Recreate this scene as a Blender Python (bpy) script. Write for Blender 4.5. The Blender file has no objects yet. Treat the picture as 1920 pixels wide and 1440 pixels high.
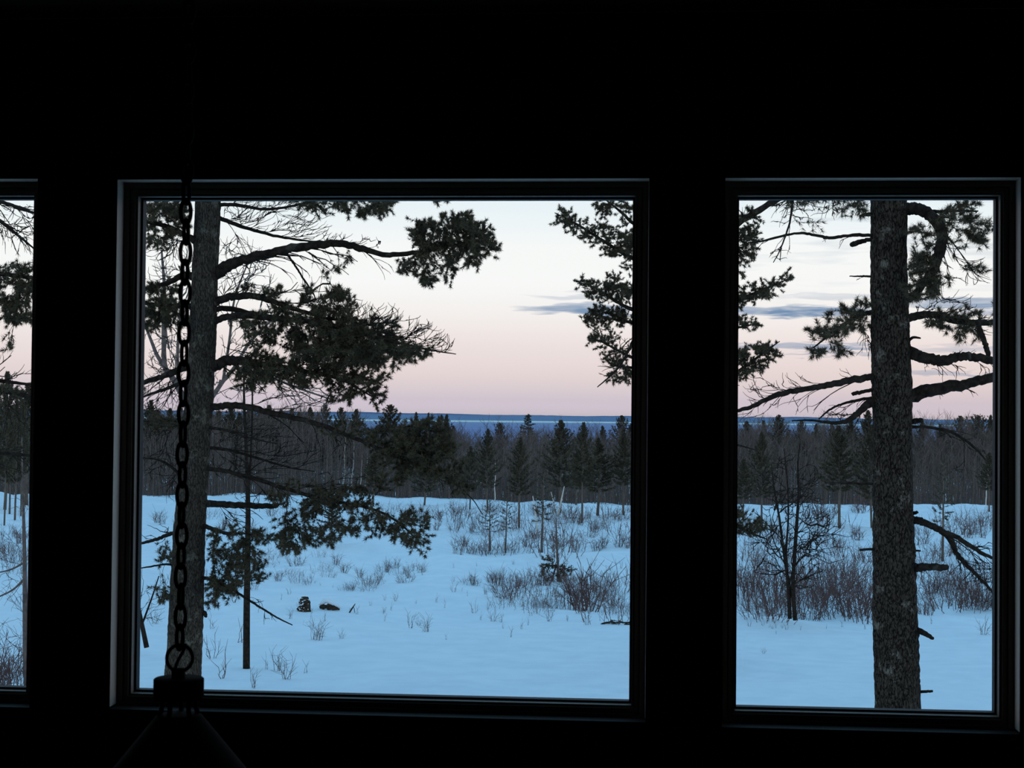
import bpy, math
import numpy as np
from mathutils import Vector

# ------------------------------------------------------------------ camera, sky, exposure
S = bpy.context.scene
COL = S.collection
F = 2880.0                                   # focal length in pixels of a 1920 x 1440 frame
YAW, PITCH, ROLL = math.radians(4.412), math.atan(63 / 2880), math.radians(0.544)
EYE = np.array([0.0, 0.0, 1.6])
FW = np.array([-math.sin(YAW) * math.cos(PITCH), math.cos(YAW) * math.cos(PITCH), math.sin(PITCH)])
R0 = np.array([math.cos(YAW), math.sin(YAW), 0.0])
U0 = np.cross(R0, FW)
RT = math.cos(ROLL) * R0 + math.sin(ROLL) * U0
UP = -math.sin(ROLL) * R0 + math.cos(ROLL) * U0

cam_d = bpy.data.cameras.new('camera')
cam = bpy.data.objects.new('camera', cam_d)
COL.objects.link(cam)
cam_d.sensor_width = 36.0
cam_d.lens = F / 1920 * 36.0
cam_d.dof.use_dof = True
cam_d.dof.focus_distance = 70.0
cam_d.dof.aperture_fstop = 24.0
cam_d.clip_start, cam_d.clip_end = 0.05, 100000
from mathutils import Matrix
cam.matrix_world = Matrix(((RT[0], UP[0], -FW[0], EYE[0]), (RT[1], UP[1], -FW[1], EYE[1]),
                           (RT[2], UP[2], -FW[2], EYE[2]), (0, 0, 0, 1)))
S.camera = cam
S.view_settings.view_transform = 'Standard'
S.view_settings.look = 'None'
S.view_settings.gamma = 1.0
S.view_settings.use_curve_mapping = False
S.view_settings.exposure = 0.0
S.cycles.transparent_max_bounces = 16
S.cycles.max_bounces = 5
S.cycles.diffuse_bounces = 3
S.cycles.glossy_bounces = 2
S.cycles.transmission_bounces = 2


def lin(c):
    return tuple(((v / 255) / 12.92 if v / 255 <= 0.04045 else ((v / 255 + 0.055) / 1.055) ** 2.4) for v in c)


def at(px, py, d):
    """pixel of the 1920 x 1440 frame at depth d (metres along the view axis) -> world point"""
    return EYE + FW * d + RT * ((px - 960) / F * d) + UP * ((720 - py) / F * d)


def ang(px, py):
    v = at(px, py, 1.0) - EYE
    v = v / np.linalg.norm(v)
    return math.atan2(v[0], v[1]), v[2]


class NT:
    """small node-tree helper"""
    def __init__(s, tree):
        s.t = tree
        s.n, s.l = tree.nodes, tree.links

    def new(s, typ, **kw):
        n = s.n.new(typ)
        for k, v in kw.items():
            setattr(n, k, v)
        return n

    def put(s, sock, v):
        if hasattr(v, 'links') or isinstance(v, bpy.types.NodeSocket):
            s.l.new(v, sock)
        else:
            sock.default_value = v

    def math(s, op, a, b=0.0, c=0.0, clamp=False):
        n = s.new('ShaderNodeMath', operation=op, use_clamp=clamp)
        for i, v in enumerate((a, b, c)):
            s.put(n.inputs[i], v)
        return n.outputs[0]

    def mix(s, fac, a, b, blend='MIX'):
        n = s.new('ShaderNodeMixRGB', blend_type=blend)
        s.put(n.inputs[0], fac)
        for i, v in ((1, a), (2, b)):
            s.put(n.inputs[i], (*v, 1.0) if isinstance(v, tuple) and len(v) == 3 else v)
        return n.outputs[0]

    def ramp(s, fac, stops, interp='LINEAR'):
        n = s.new('ShaderNodeValToRGB')
        n.color_ramp.interpolation = interp
        e = n.color_ramp.elements
        while len(e) < len(stops):
            e.new(0.5)
        for el, (p, c) in zip(e, stops):
            el.position = p
            el.color = (*c, 1.0) if not isinstance(c, (int, float)) else (c, c, c, 1.0)
        s.put(n.inputs[0], fac)
        return n.outputs[0]

    def noise(s, vec, scale, detail=3.0, rough=0.55, dist=0.0):
        n = s.new('ShaderNodeTexNoise')
        s.put(n.inputs['Vector'], vec)
        n.inputs['Scale'].default_value = scale
        n.inputs['Detail'].default_value = detail
        n.inputs['Roughness'].default_value = rough
        n.inputs['Distortion'].default_value = dist
        return n.outputs[0]


def build_world():
    w = bpy.data.worlds.new('dusk_sky')
    S.world = w
    w.use_nodes = True
    w.cycles.sampling_method = 'MANUAL'
    w.cycles.sample_map_resolution = 512
    T = NT(w.node_tree)
    T.n.clear()
    tc = T.new('ShaderNodeTexCoord')
    sep = T.new('ShaderNodeSeparateXYZ')
    T.l.new(tc.outputs['Generated'], sep.inputs[0])
    X, Y, Z = sep.outputs
    el = T.math('MAXIMUM', Z, 0.0)
    # the twilight colours from the horizon to the zenith, as a function of the sine of the elevation
    sky = T.ramp(T.math('POWER', el, 0.5), [
        (0.0, lin((206, 197, 214))), (math.sqrt(.012), lin((213, 200, 212))), (math.sqrt(.028), lin((234, 218, 218))),
        (math.sqrt(.048), lin((244, 231, 230))), (math.sqrt(.066), lin((251, 245, 243))),
        (math.sqrt(.086), lin((255, 255, 255))), (math.sqrt(.110), lin((254, 255, 255))), (math.sqrt(.142), lin((236, 248, 255))),
        (math.sqrt(.21), lin((206, 231, 250))), (math.sqrt(.34), lin((168, 213, 246))), (math.sqrt(.58), lin((138, 197, 240))), (1.0, lin((118, 185, 235)))])
    az = T.math('ARCTAN2', X, Y)
    # slightly warmer towards the right of the view (where the sun went down)
    warm = T.math('MULTIPLY', T.math('SMOOTH_MIN', T.math('ADD', T.math('MULTIPLY', az, 2.6), 0.1), 0.6, 0.2), T.math('SUBTRACT', 1.0, T.math('MULTIPLY', el, 9.0), clamp=True), clamp=True)
    sky = T.mix(warm, sky, T.mix(1.0, sky, (1.05, 0.985, 0.93), 'MULTIPLY'))
    # streaks of cloud: noise stretched along the horizon
    comb = T.new('ShaderNodeCombineXYZ')
    T.put(comb.inputs[0], T.math('MULTIPLY', az, 1.0))
    T.put(comb.inputs[1], T.math('MULTIPLY', el, 9.0))
    vec = comb.outputs[0]
    n1 = T.noise(vec, 26.0, 3.0, 0.6, 0.3)
    comb2 = T.new('ShaderNodeCombineXYZ')
    T.put(comb2.inputs[0], az)
    T.put(comb2.inputs[1], T.math('MULTIPLY_ADD', T.math('SUBTRACT', n1, 0.5), 0.012, el))
    pos = comb2.outputs[0]
    # elongated clouds, each centred on a direction of the sky: px, py, half width, half height, strength
    banks = [(1110, 580, 160, 11, .95), (1330, 582, 160, 12, .9), (1520, 584, 140, 13, 1.0), (1805, 568, 115, 15, .85), (1090, 556, 120, 7, .30), (1560, 556, 120, 8, .32),
             (1500, 650, 180, 8, .75), (1850, 655, 150, 9, .4), (1560, 664, 110, 5, .5), (1750, 700, 140, 6, .5), (1860, 588, 90, 7, .6)]
    tot = None
    for px, py, wx, wy, st in banks:
        a0, e0 = ang(px, py)
        k1 = T.new('ShaderNodeVectorMath', operation='MULTIPLY_ADD')
        T.l.new(pos, k1.inputs[0])
        k1.inputs[1].default_value = (F / wx, F / wy, 0)
        k1.inputs[2].default_value = (-a0 * F / wx, -e0 * F / wy, 0)
        k2 = T.new('ShaderNodeVectorMath', operation='DOT_PRODUCT')
        T.l.new(k1.outputs[0], k2.inputs[0])
        T.l.new(k1.outputs[0], k2.inputs[1])
        v = T.math('MULTIPLY_ADD', k2.outputs['Value'], -st * 1.4, st * 1.4)
        tot = T.math('MINIMUM', v, st) if tot is None else T.math('MAXIMUM', tot, T.math('MINIMUM', v, st))
    # broken high cloud, thicker to the right
    gen = T.math('MULTIPLY', T.math('SUBTRACT', T.noise(vec, 9.0, 3.0, 0.6, 0.2), 0.5), T.math('MULTIPLY', az, 6.0, clamp=True))
    gen = T.math('MULTIPLY', gen, T.math('MULTIPLY_ADD', el, 14.0, -.7, clamp=True))
    streak = T.math('MULTIPLY_ADD', n1, 1.6, 0.05, clamp=True)
    cloud = T.math('MAXIMUM', T.math('MULTIPLY', tot, streak), T.math('MULTIPLY', gen, 2.8), clamp=True)
    sky = T.mix(cloud, sky, lin((118, 148, 184)))
    # below the horizon: the dim blue of snow-covered ground far off
    sky = T.mix(T.math('MULTIPLY', T.math('MULTIPLY', Z, -1.0), 40.0, clamp=True), sky, lin((92, 128, 170)))
    bg = T.new('ShaderNodeBackground')
    T.put(bg.inputs[0], sky)
    bg.inputs[1].default_value = 1.0
    out = T.new('ShaderNodeOutputWorld')
    T.l.new(bg.outputs[0], out.inputs[0])


build_world()

# ------------------------------------------------------------------ materials


def mat(name, c1, c2=None, scale=6.0, rough=0.8, bump=0.0, bscale=None, stretch=(1, 1, 1), spec=0.3, metal=0.0, contrast=(0.35, 0.65), c3=None, s3=2.0, t3=(0.6, 0.68)):
    m = bpy.data.materials.new(name)
    m.use_nodes = True
    T = NT(m.node_tree)
    p = T.n['Principled BSDF']
    p.inputs['Roughness'].default_value = rough
    p.inputs['Specular IOR Level'].default_value = spec
    p.inputs['Metallic'].default_value = metal
    tc = T.new('ShaderNodeTexCoord')
    mp = T.new('ShaderNodeMapping')
    mp.inputs['Scale'].default_value = stretch
    T.l.new(tc.outputs['Object'], mp.inputs[0])
    n = T.noise(mp.outputs[0], scale, 5.0, 0.6)
    col = T.ramp(n, [(contrast[0], c1), (contrast[1], c2 or c1)])
    if c3:
        n3 = T.noise(tc.outputs['Object'], s3, 4.0, 0.65, 0.3)
        col = T.mix(T.ramp(n3, [(t3[0], 0.0), (t3[1], 1.0)]), col, c3)
    T.put(p.inputs['Base Color'], col)
    if bump:
        b = T.new('ShaderNodeBump')
        b.inputs['Strength'].default_value = bump
        b.inputs['Distance'].default_value = 0.02
        T.put(b.inputs['Height'], T.noise(mp.outputs[0], bscale or scale * 2, 5.0, 0.6))
        T.l.new(b.outputs[0], p.inputs['Normal'])
    return m


M = {}
M['snow'] = mat('snow', (.80, .83, .86), (.88, .90, .92), 1.5, 0.9, 0.15, 6.0, spec=0.1)


def bark_mat(name, dark, mid, light, sx, sz, lich, t3):
    m = bpy.data.materials.new(name)
    m.use_nodes = True
    T = NT(m.node_tree)
    p = T.n['Principled BSDF']
    p.inputs['Roughness'].default_value = 0.95
    p.inputs['Specular IOR Level'].default_value = 0.05
    tc = T.new('ShaderNodeTexCoord')
    mp = T.new('ShaderNodeMapping')
    mp.inputs['Scale'].default_value = (1, 1, sz)
    T.l.new(tc.outputs['Object'], mp.inputs[0])
    wv = T.new('ShaderNodeVectorMath', operation='MULTIPLY_ADD')
    nz = T.new('ShaderNodeTexNoise')
    nz.inputs['Scale'].default_value = sx * 1.2
    T.l.new(mp.outputs[0], nz.inputs['Vector'])
    T.l.new(nz.outputs['Color'], wv.inputs[0])
    wv.inputs[1].default_value = (.05, .05, .05)
    T.l.new(mp.outputs[0], wv.inputs[2])
    vo = T.new('ShaderNodeTexVoronoi', feature='DISTANCE_TO_EDGE')
    vo.inputs['Scale'].default_value = sx
    T.l.new(wv.outputs[0], vo.inputs['Vector'])
    fine = T.noise(mp.outputs[0], sx * 3.5, 4.0, 0.65)
    edge = T.math('ADD', vo.outputs['Distance'], T.math('MULTIPLY', T.math('SUBTRACT', fine, 0.5), 0.7))
    plate = T.ramp(fine, [(.36, mid), (.66, light)])
    col = T.mix(T.ramp(edge, [(-.08, 0.0), (.20, 1.0)]), dark, plate)
    l3 = T.noise(tc.outputs['Object'], 5.0, 5.0, 0.7, 0.2)
    col = T.mix(T.ramp(l3, [(t3, 0.0), (t3 + .07, 1.0)]), col, T.mix(T.ramp(fine, [(.35, 0.0), (.55, 1.0)]), mid, lich))
    T.put(p.inputs['Base Color'], col)
    b = T.new('ShaderNodeBump')
    b.inputs['Strength'].default_value = 0.9
    b.inputs['Distance'].default_value = 0.03
    T.put(b.inputs['Height'], edge)
    T.l.new(b.outputs[0], p.inputs['Normal'])
    return m


M['bark_pine'] = bark_mat('pine_bark', (.010, .0065, .005), (.040, .027, .019), (.115, .080, .058), 27, .36, (.24, .19, .145), .59)
M['bark_grey'] = bark_mat('lichened_pine_bark', (.028, .019, .014), (.066, .047, .034), (.125, .094, .070), 28, .28, (.20, .165, .12), .56)
M['limb'] = mat('pine_limb_bark', (.016, .010, .007), (.046, .030, .021), 14, 0.95, 0.3, 30, (1, 1, 1), 0.1, c3=(.08, .06, .045), s3=4.0, t3=(.62, .7))
M['needles'] = mat('pine_needles', (.060, .047, .026), (.135, .098, .055), 2.2, 0.7, spec=0.15)
M['needles_far'] = mat('far_conifer_needles', (.070, .057, .037), (.140, .107, .067), 3.0, 0.8, spec=0.1)
M['twig_bare'] = mat('bare_twig_bark', (.122, .085, .072), (.225, .154, .126), 8, 0.95, spec=0.05)
M['trunk_far'] = mat('grey_trunk_bark', (.105, .075, .058), (.20, .145, .11), 9, 0.95, spec=0.05)
M['birch'] = mat('birch_bark', (.75, .62, .52), (.42, .34, .28), 12, 0.9, spec=0.05, contrast=(.55, .7))
M['shrub'] = mat('reddish_shrub_twigs', (.125, .070, .064), (.21, .125, .108), 3.0, 0.95, spec=0.05)
M['weed'] = mat('dry_weed_stalks', (.11, .062, .05), (.18, .11, .085), 3.0, 0.95, spec=0.05)
M['wood_dead'] = mat('dead_wood', (.022, .014, .010), (.085, .055, .038), 14, 0.95, 0.5, spec=0.05)
M['lake'] = mat('cold_lake_water', (.26, .26, .42), (.30, .31, .48), 0.002, 0.6, spec=0.0)  # matte blue base colour stands in for sky reflected by rough water
M['ice'] = mat('shore_ice', (.80, .84, .88), (.88, .90, .92), 0.002, 0.8, spec=0.0)
M['hill'] = mat('distant_wooded_hill', (.05, .05, .08), (.09, .09, .13), 0.003, 0.95, spec=0.0)
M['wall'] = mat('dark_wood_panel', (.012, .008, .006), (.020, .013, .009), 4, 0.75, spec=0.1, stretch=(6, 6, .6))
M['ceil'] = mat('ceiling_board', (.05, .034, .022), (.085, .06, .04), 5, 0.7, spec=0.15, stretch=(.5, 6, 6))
M['floor'] = mat('dark_floorboard', (.035, .022, .015), (.055, .035, .024), 4, 0.6, spec=0.2, stretch=(.6, 6, 6))
M['jamb'] = mat('light_wood_jamb', (.84, .66, .54), (.90, .72, .60), 3, 0.5, spec=0.3)
M['frame'] = mat('window_frame_paint', (.26, .195, .155), (.30, .225, .18), 3, 0.45, spec=0.3)  # brighter copy of the frame colour, for the stop whose edges catch daylight
M['frame_dark'] = mat('dark_window_frame', (.10, .075, .06), (.13, .098, .078), 3, 0.5, spec=0.2)  # same frame, its room-side shade put into a darker base colour
M['sill'] = mat('dark_stained_sill', (.035, .025, .020), (.05, .036, .028), 3, 0.6, spec=0.15)
M['gasket'] = mat('black_glazing_gasket', (.006, .006, .008), (.010, .010, .012), 3, 0.6, spec=0.2)
M['siding'] = mat('house_siding', (.10, .08, .065), (.14, .11, .09), 3, 0.8, spec=0.1)
M['iron'] = mat('black_iron', (.005, .005, .005), (.009, .008, .008), 20, 0.7, 0.1, spec=0.08)
M['shade'] = mat('dark_metal_shade', (.004, .004, .004), (.007, .007, .007), 10, 0.85, spec=0.04)
M['bulb'] = mat('unlit_bulb_glass', (.25, .25, .25), (.3, .3, .3), 10, 0.2, spec=0.5)

g = bpy.data.materials.new('window_glass')
g.use_nodes = True
T = NT(g.node_tree)
T.n.clear()
tr = T.new('ShaderNodeBsdfTransparent')
tr.inputs[0].default_value = (.985, .99, .985, 1)
gl = T.new('ShaderNodeBsdfGlossy')
gl.inputs['Roughness'].default_value = 0.0
lw = T.new('ShaderNodeLayerWeight')
lw.inputs[0].default_value = 0.5
mx = T.new('ShaderNodeMixShader')
T.put(mx.inputs[0], T.math('MULTIPLY_ADD', T.math('POWER', lw.outputs['Facing'], 5.0), 0.7, 0.02))
T.l.new(tr.outputs[0], mx.inputs[1])
T.l.new(gl.outputs[0], mx.inputs[2])
T.l.new(mx.outputs[0], T.new('ShaderNodeOutputMaterial').inputs[0])
M['glass'] = g

# ------------------------------------------------------------------ mesh helpers


class MB:
    """collects vertices, triangles and quads as arrays; build() links them as ONE mesh object"""
    def __init__(s):
        s.v, s.t, s.q, s.n = [], [], [], 0

    def add(s, v, t=None, q=None):
        v = np.asarray(v, float).reshape(-1, 3)
        if t is not None and len(t):
            s.t.append(np.asarray(t, np.int64).reshape(-1, 3) + s.n)
        if q is not None and len(q):
            s.q.append(np.asarray(q, np.int64).reshape(-1, 4) + s.n)
        s.v.append(v)
        s.n += len(v)

    def mesh(s, name, m, origin=(0, 0, 0), smooth=True):
        me = bpy.data.meshes.new(name)
        v = (np.concatenate(s.v) if s.v else np.zeros((0, 3))) - np.asarray(origin, float)
        t = np.concatenate(s.t) if s.t else np.zeros((0, 3), np.int64)
        q = np.concatenate(s.q) if s.q else np.zeros((0, 4), np.int64)
        me.vertices.add(len(v))
        me.vertices.foreach_set('co', v.astype(np.float32).ravel())
        loops = np.concatenate([t.ravel(), q.ravel()]).astype(np.int32)
        me.loops.add(len(loops))
        me.loops.foreach_set('vertex_index', loops)
        tot = np.concatenate([np.full(len(t), 3), np.full(len(q), 4)]).astype(np.int32)
        start = np.concatenate([[0], np.cumsum(tot)[:-1]]).astype(np.int32) if len(tot) else tot
        me.polygons.add(len(tot))
        me.polygons.foreach_set('loop_start', start)
        me.polygons.foreach_set('loop_total', tot)
        me.polygons.foreach_set('use_smooth', np.full(len(tot), smooth, bool))
        me.update(calc_edges=True)
        me.validate()
        me.materials.append(M[m] if isinstance(m, str) else m)
        return me

    def tubes(s, P, R, sides=4, cap=False):
        """P (T,n,3) polylines, R (T,n) radii"""
        P, R = np.asarray(P, float), np.asarray(R, float)
        if P.ndim == 2:
            P, R = P[None], R[None]
        Tn, n, _ = P.shape
        if Tn == 0:
            return
        tg = np.gradient(P, axis=1)
        tg /= np.linalg.norm(tg, axis=2, keepdims=True) + 1e-12
        mean = np.abs(P[:, -1] - P[:, 0])
        ref = np.eye(3)[np.argmin(mean, axis=1)][:, None, :]
        a = np.cross(tg, np.broadcast_to(ref, tg.shape))
        a /= np.linalg.norm(a, axis=2, keepdims=True) + 1e-12
        b = np.cross(tg, a)
        th = np.arange(sides) * 2 * math.pi / sides
        ring = a[:, :, None, :] * np.cos(th)[None, None, :, None] + b[:, :, None, :] * np.sin(th)[None, None, :, None]
        V = P[:, :, None, :] + ring * R[:, :, None, None]
        k = np.arange(sides)
        base = (np.arange(Tn) * n * sides)[:, None, None]
        r0 = (np.arange(n - 1) * sides)[None, :, None]
        i0 = base + r0 + k[None, None, :]
        i1 = base + r0 + ((k + 1) % sides)[None, None, :]
        Q = np.stack([i0, i1, i1 + sides, i0 + sides], -1).reshape(-1, 4)
        s.add(V, q=Q)
        if cap:
            c0 = s.n - Tn * n * sides
            for ti in range(Tn):
                o = c0 + ti * n * sides
                tri = [(0, j + 1, j) for j in range(1, sides - 1)] + [((n - 1) * sides, (n - 1) * sides + j, (n - 1) * sides + j + 1) for j in range(1, sides - 1)]
                s.t.append(np.array(tri) + o)

    def box(s, x0, x1, y0, y1, z0, z1):
        v = [(x, y, z) for z in (z0, z1) for y in (y0, y1) for x in (x0, x1)]
        s.add(v, q=[(0, 2, 3, 1), (4, 5, 7, 6), (0, 1, 5, 4), (2, 6, 7, 3), (0, 4, 6, 2), (1, 3, 7, 5)])

    def lathe(s, prof, c, sides=40):
        prof = np.asarray(prof, float)
        th = np.arange(sides) * 2 * math.pi / sides
        V = np.stack([prof[:, 0, None] * np.cos(th), prof[:, 0, None] * np.sin(th), np.repeat(prof[:, 1, None], sides, 1)], -1) + np.asarray(c)
        k = np.arange(sides)
        Q = [np.stack([i * sides + k, i * sides + (k + 1) % sides, (i + 1) * sides + (k + 1) % sides, (i + 1) * sides + k], -1) for i in range(len(prof) - 1)]
        s.add(V, q=np.concatenate(Q))

    def torus(s, c, ax, bx, ra, rb, r, n=28, sides=8):
        """closed tube round an ellipse spanned by ax*ra and bx*rb"""
        th = np.arange(n) * 2 * math.pi / n
        ax, bx = np.asarray(ax, float), np.asarray(bx, float)
        P = np.asarray(c) + np.cos(th)[:, None] * ax * ra + np.sin(th)[:, None] * bx * rb
        tg = -np.sin(th)[:, None] * ax * ra + np.cos(th)[:, None] * bx * rb
        tg /= np.linalg.norm(tg, axis=1, keepdims=True)
        nz = np.cross(ax, bx)
        nn = np.cross(tg, nz)
        ph = np.arange(sides) * 2 * math.pi / sides
        V = P[:, None, :] + (nn[:, None, :] * np.cos(ph)[None, :, None] + nz[None, None, :] * np.sin(ph)[None, :, None]) * r
        i = np.arange(n)[:, None]
        j = np.arange(sides)[None, :]
        f = lambda a, b: (a % n) * sides + b % sides
        s.add(V, q=np.stack([f(i, j), f(i, j + 1), f(i + 1, j + 1), f(i + 1, j)], -1).reshape(-1, 4))


def link(name, me, parent=None, loc=None):
    o = bpy.data.objects.new(name, me)
    COL.objects.link(o)
    if parent is not None:
        o.parent = parent
    if loc is not None:
        o.location = loc
    return o


def obj(name, mb, m, parent=None, origin=None, smooth=True):
    """link a mesh; vertices are in world space, origin (or the parent's position) is taken off"""
    if parent is not None:
        org = parent['_org'] if '_org' in parent else (0, 0, 0)
        o = link(name, mb.mesh(name, m, org, smooth), parent)
        o['_org'] = list(org)
        return o
    org = (0, 0, 0) if origin is None else tuple(float(x) for x in origin)
    o = link(name, mb.mesh(name, m, org, smooth), None, org)
    o['_org'] = list(org)
    return o


def tag(o, label=None, cat=None, group=None, kind=None):
    for k, v in (('label', label), ('category', cat), ('group', group), ('kind', kind)):
        if v:
            o[k] = v
    return o


def thing(name, label, cat, loc=(0, 0, 0), group=None):
    loc = tuple(float(x) for x in loc)
    o = link(name, None, None, loc)
    o.empty_display_size = 0.1
    o['_org'] = list(loc)
    return tag(o, label, cat, group)


def copy_tree(o, loc=None, rotz=0.0, scale=None, label=None, group=None, parent=None):
    c = o.copy()
    COL.objects.link(c)
    if parent is not None:
        c.parent = parent
    if loc is not None:
        c.location = loc
    if scale is not None:
        c.scale = scale
        c.rotation_euler = (0, 0, rotz)
    if label:
        c['label'] = label
    if group:
        c['group'] = group
    for ch in o.children:
        copy_tree(ch, parent=c)
    return c


rng = np.random.default_rng(7)


def vnoise(p):
    p = np.asarray(p, float)
    i = np.floor(p)
    f = p - i
    f = f * f * (3 - 2 * f)

    def h(dx, dy, dz):
        q = (i[..., 0] + dx) * 127.1 + (i[..., 1] + dy) * 311.7 + (i[..., 2] + dz) * 74.7
        s = np.sin(q) * 43758.5453
        return s - np.floor(s)
    x, y, z = f[..., 0], f[..., 1], f[..., 2]
    l = lambda a, b, t: a + (b - a) * t
    return l(l(l(h(0, 0, 0), h(1, 0, 0), x), l(h(0, 1, 0), h(1, 1, 0), x), y), l(l(h(0, 0, 1), h(1, 0, 1), x), l(h(0, 1, 1), h(1, 1, 1), x), y), z)


def unit(v):
    v = np.asarray(v, float)
    return v / (np.linalg.norm(v, axis=-1, keepdims=True) + 1e-12)


def spline(P, n):
    """Catmull-Rom through the rows of P, n samples"""
    P = np.asarray(P, float)
    if len(P) == 2:
        t = np.linspace(0, 1, n)[:, None]
        return P[0] * (1 - t) + P[1] * t
    Q = np.vstack([2 * P[0] - P[1], P, 2 * P[-1] - P[-2]])
    u = np.linspace(0, len(P) - 1 - 1e-9, n)
    i = u.astype(int)
    t = (u - i)[:, None]
    a, b, c, d = Q[i], Q[i + 1], Q[i + 2], Q[i + 3]
    return 0.5 * (2 * b + (c - a) * t + (2 * a - 5 * b + 4 * c - d) * t ** 2 + (3 * b - a - 3 * c + d) * t ** 3)


# ------------------------------------------------------------------ the lie of the land
_D = np.array([0, 5, 16, 24, 29, 37, 55, 82, 112, 125, 132, 145, 200, 260, 400, 700, 1200, 3000])
_Z = np.array([4.2, 4.3, 4.45, 4.6, 4.77, 4.95, 5.3, 5.9, 6.5, 6.8, 7.2, 8.4, 11, 13.5, 18, 27, 36, 45])
_k = rng.normal(size=(22, 2))
_k = _k / np.linalg.norm(_k, axis=1, keepdims=True) * (2 * math.pi / rng.uniform(2.2, 9.0, 22))[:, None]
_ph = rng.uniform(0, 6.28, 22)


def ground(x, y):
    x, y = np.asarray(x, float), np.asarray(y, float)
    z = 0
    for o in (-.04, -.02, 0, .02, .04):
        z = z + np.interp(y * (1 + o), _D, _Z) / 5
    amp = np.interp(y, [0, 30, 38, 55, 110, 135], [.03, .04, .10, .24, .22, .12])
    wv = sum(np.sin(_k[i, 0] * x + _k[i, 1] * y * 0.8 + _ph[i]) for i in range(22)) / 4.7
    wv = np.where(wv > 0, wv, wv * 0.6)
    big = np.sin(x * .11 + 1.3) * np.sin(y * .09 + x * .03) * np.interp(y, [0, 40, 110], [.02, .12, .25])
    return EYE[2] - z + wv * amp + big


def hit(px, py):
    """where the ray through a pixel meets the snow"""
    d = np.exp(np.linspace(math.log(9), math.log(128), 1500))
    P = EYE + d[:, None] * (at(px, py, 1.0) - EYE)
    below = np.nonzero(P[:, 2] <= ground(P[:, 0], P[:, 1]))[0]
    i = below[0] if len(below) else len(d) - 1
    p = P[i].copy()
    p[2] = ground(p[0], p[1])
    return p, d[i]


def snow_field():
    rows = np.concatenate([[3.0, 5.0], np.exp(np.linspace(math.log(7), math.log(134), 430)), np.exp(np.linspace(math.log(137), math.log(1500), 60))])
    u = np.linspace(-1, 1, 300)
    X = u[None, :] * (rows[:, None] * 0.62 + 12) - rows[:, None] * 0.077
    Y = np.repeat(rows[:, None], len(u), 1)
    V = np.stack([X, Y, ground(X, Y)], -1)
    n, m = X.shape
    i = np.arange(n - 1)[:, None] * m + np.arange(m - 1)[None, :]
    mb = MB()
    mb.add(V, q=np.stack([i, i + 1, i + m + 1, i + m], -1).reshape(-1, 4))
    tag(obj('snowy_ground', mb, 'snow'), 'blue-lit snowfield sloping from the house to the woods', None, kind='structure')


snow_field()


def far_country():
    lz = EYE[2] - 25.0
    mb = MB()
    mb.add([(-30000, 1100, lz), (30000, 1100, lz), (60000, 60000, lz), (-60000, 60000, lz)], q=[(0, 1, 2, 3)])
    tag(obj('lake', mb, 'lake'), 'wide blue lake beyond the woods', None, kind='structure')
    mb = MB()
    x = np.linspace(-16000, 16000, 400)
    near = 8200 + 350 * np.sin(x * .0011) + 200 * np.sin(x * .004 + 1)
    V = np.concatenate([np.stack([x, near, x * 0 + lz + .4], -1), np.stack([x, x * 0 + 12200, x * 0 + lz + .4], -1)])
    i = np.arange(399)
    mb.add(V, q=np.stack([i, i + 1, i + 401, i + 400], -1))
    tag(obj('shore_ice', mb, 'ice'), 'thin pale band of ice along the far lake shore', None, kind='structure')
    # the far shore: a low wooded ridge with a rounded back
    mb = MB()
    x = np.linspace(-17000, 17000, 700)
    top = np.interp(x, [-17000, -5200, -3000, -1500, 0, 900, 1400, 2300, 2900, 3600, 4500, 17000], [60, 62, 60, 52, 47, 46, 52, 48, 46, 62, 48, 50]) + 3 * np.sin(x * .0021) + 2.0 * np.sin(x * .0083 + 2) + rng.uniform(-1, 1, 700)
    prof = [(11900, 0), (11950, .35), (12150, .7), (12500, .92), (13000, 1.0), (14500, .8), (16000, 0)]
    V = np.stack([np.stack([x, x * 0 + yy, lz - .5 + top * f], -1) for yy, f in prof])
    i = np.arange(699)
    Q = np.concatenate([np.stack([r * 700 + i, r * 700 + i + 1, (r + 1) * 700 + i + 1, (r + 1) * 700 + i], -1) for r in range(len(prof) - 1)])
    mb.add(V, q=Q)
    tag(obj('far_shore_hills', mb, 'hill'), 'low blue wooded hills on the far lake shore', None, kind='structure')
    # haze over the lake
    hz = bpy.data.materials.new('lake_haze')
    hz.use_nodes = True
    T = NT(hz.node_tree)
    T.n.clear()
    vs = T.new('ShaderNodeVolumeScatter')
    vs.inputs['Color'].default_value = (.24, .46, 1.0, 1)
    vs.inputs['Density'].default_value = 1.1e-4
    T.l.new(vs.outputs[0], T.new('ShaderNodeOutputMaterial').inputs['Volume'])
    M['haze'] = hz
    mb = MB()
    mb.box(-16000, 16000, 1600, 11800, lz - 4, lz + 38)
    tag(obj('lake_haze', mb, 'haze', smooth=False), 'thin blue haze lying low over the lake', 'haze', kind='stuff')


far_country()

# ------------------------------------------------------------------ the room
YG, YW, YB, YO = 4.27, 4.15, 4.205, 4.36     # glass, inner wall face, back of the jamb, outer face
ZC = 2.70
WIN = [(-2.388, -1.6935, 1.6 - .776, 1.6 + .609), (-1.3793, .0027, 1.6 - .7747, 1.6 + .606), (.294, .9841, 1.6 - .7824, 1.6 + .606)]
RINGS = [('window_frame', .0165, 4.205, 4.213, 'frame_dark'), ('sash', .0145, 4.211, 4.221, 'frame_dark'), ('sash_stop', .007, 4.218, 4.248, 'frame')]
GW = .006
MARGIN = GW + sum(r[1] for r in RINGS)
LABELS = ['narrow fixed window at the left edge, pine boughs outside', 'large middle window with hanging lamp in front', 'tall window with thick pine trunk right outside']


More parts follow.
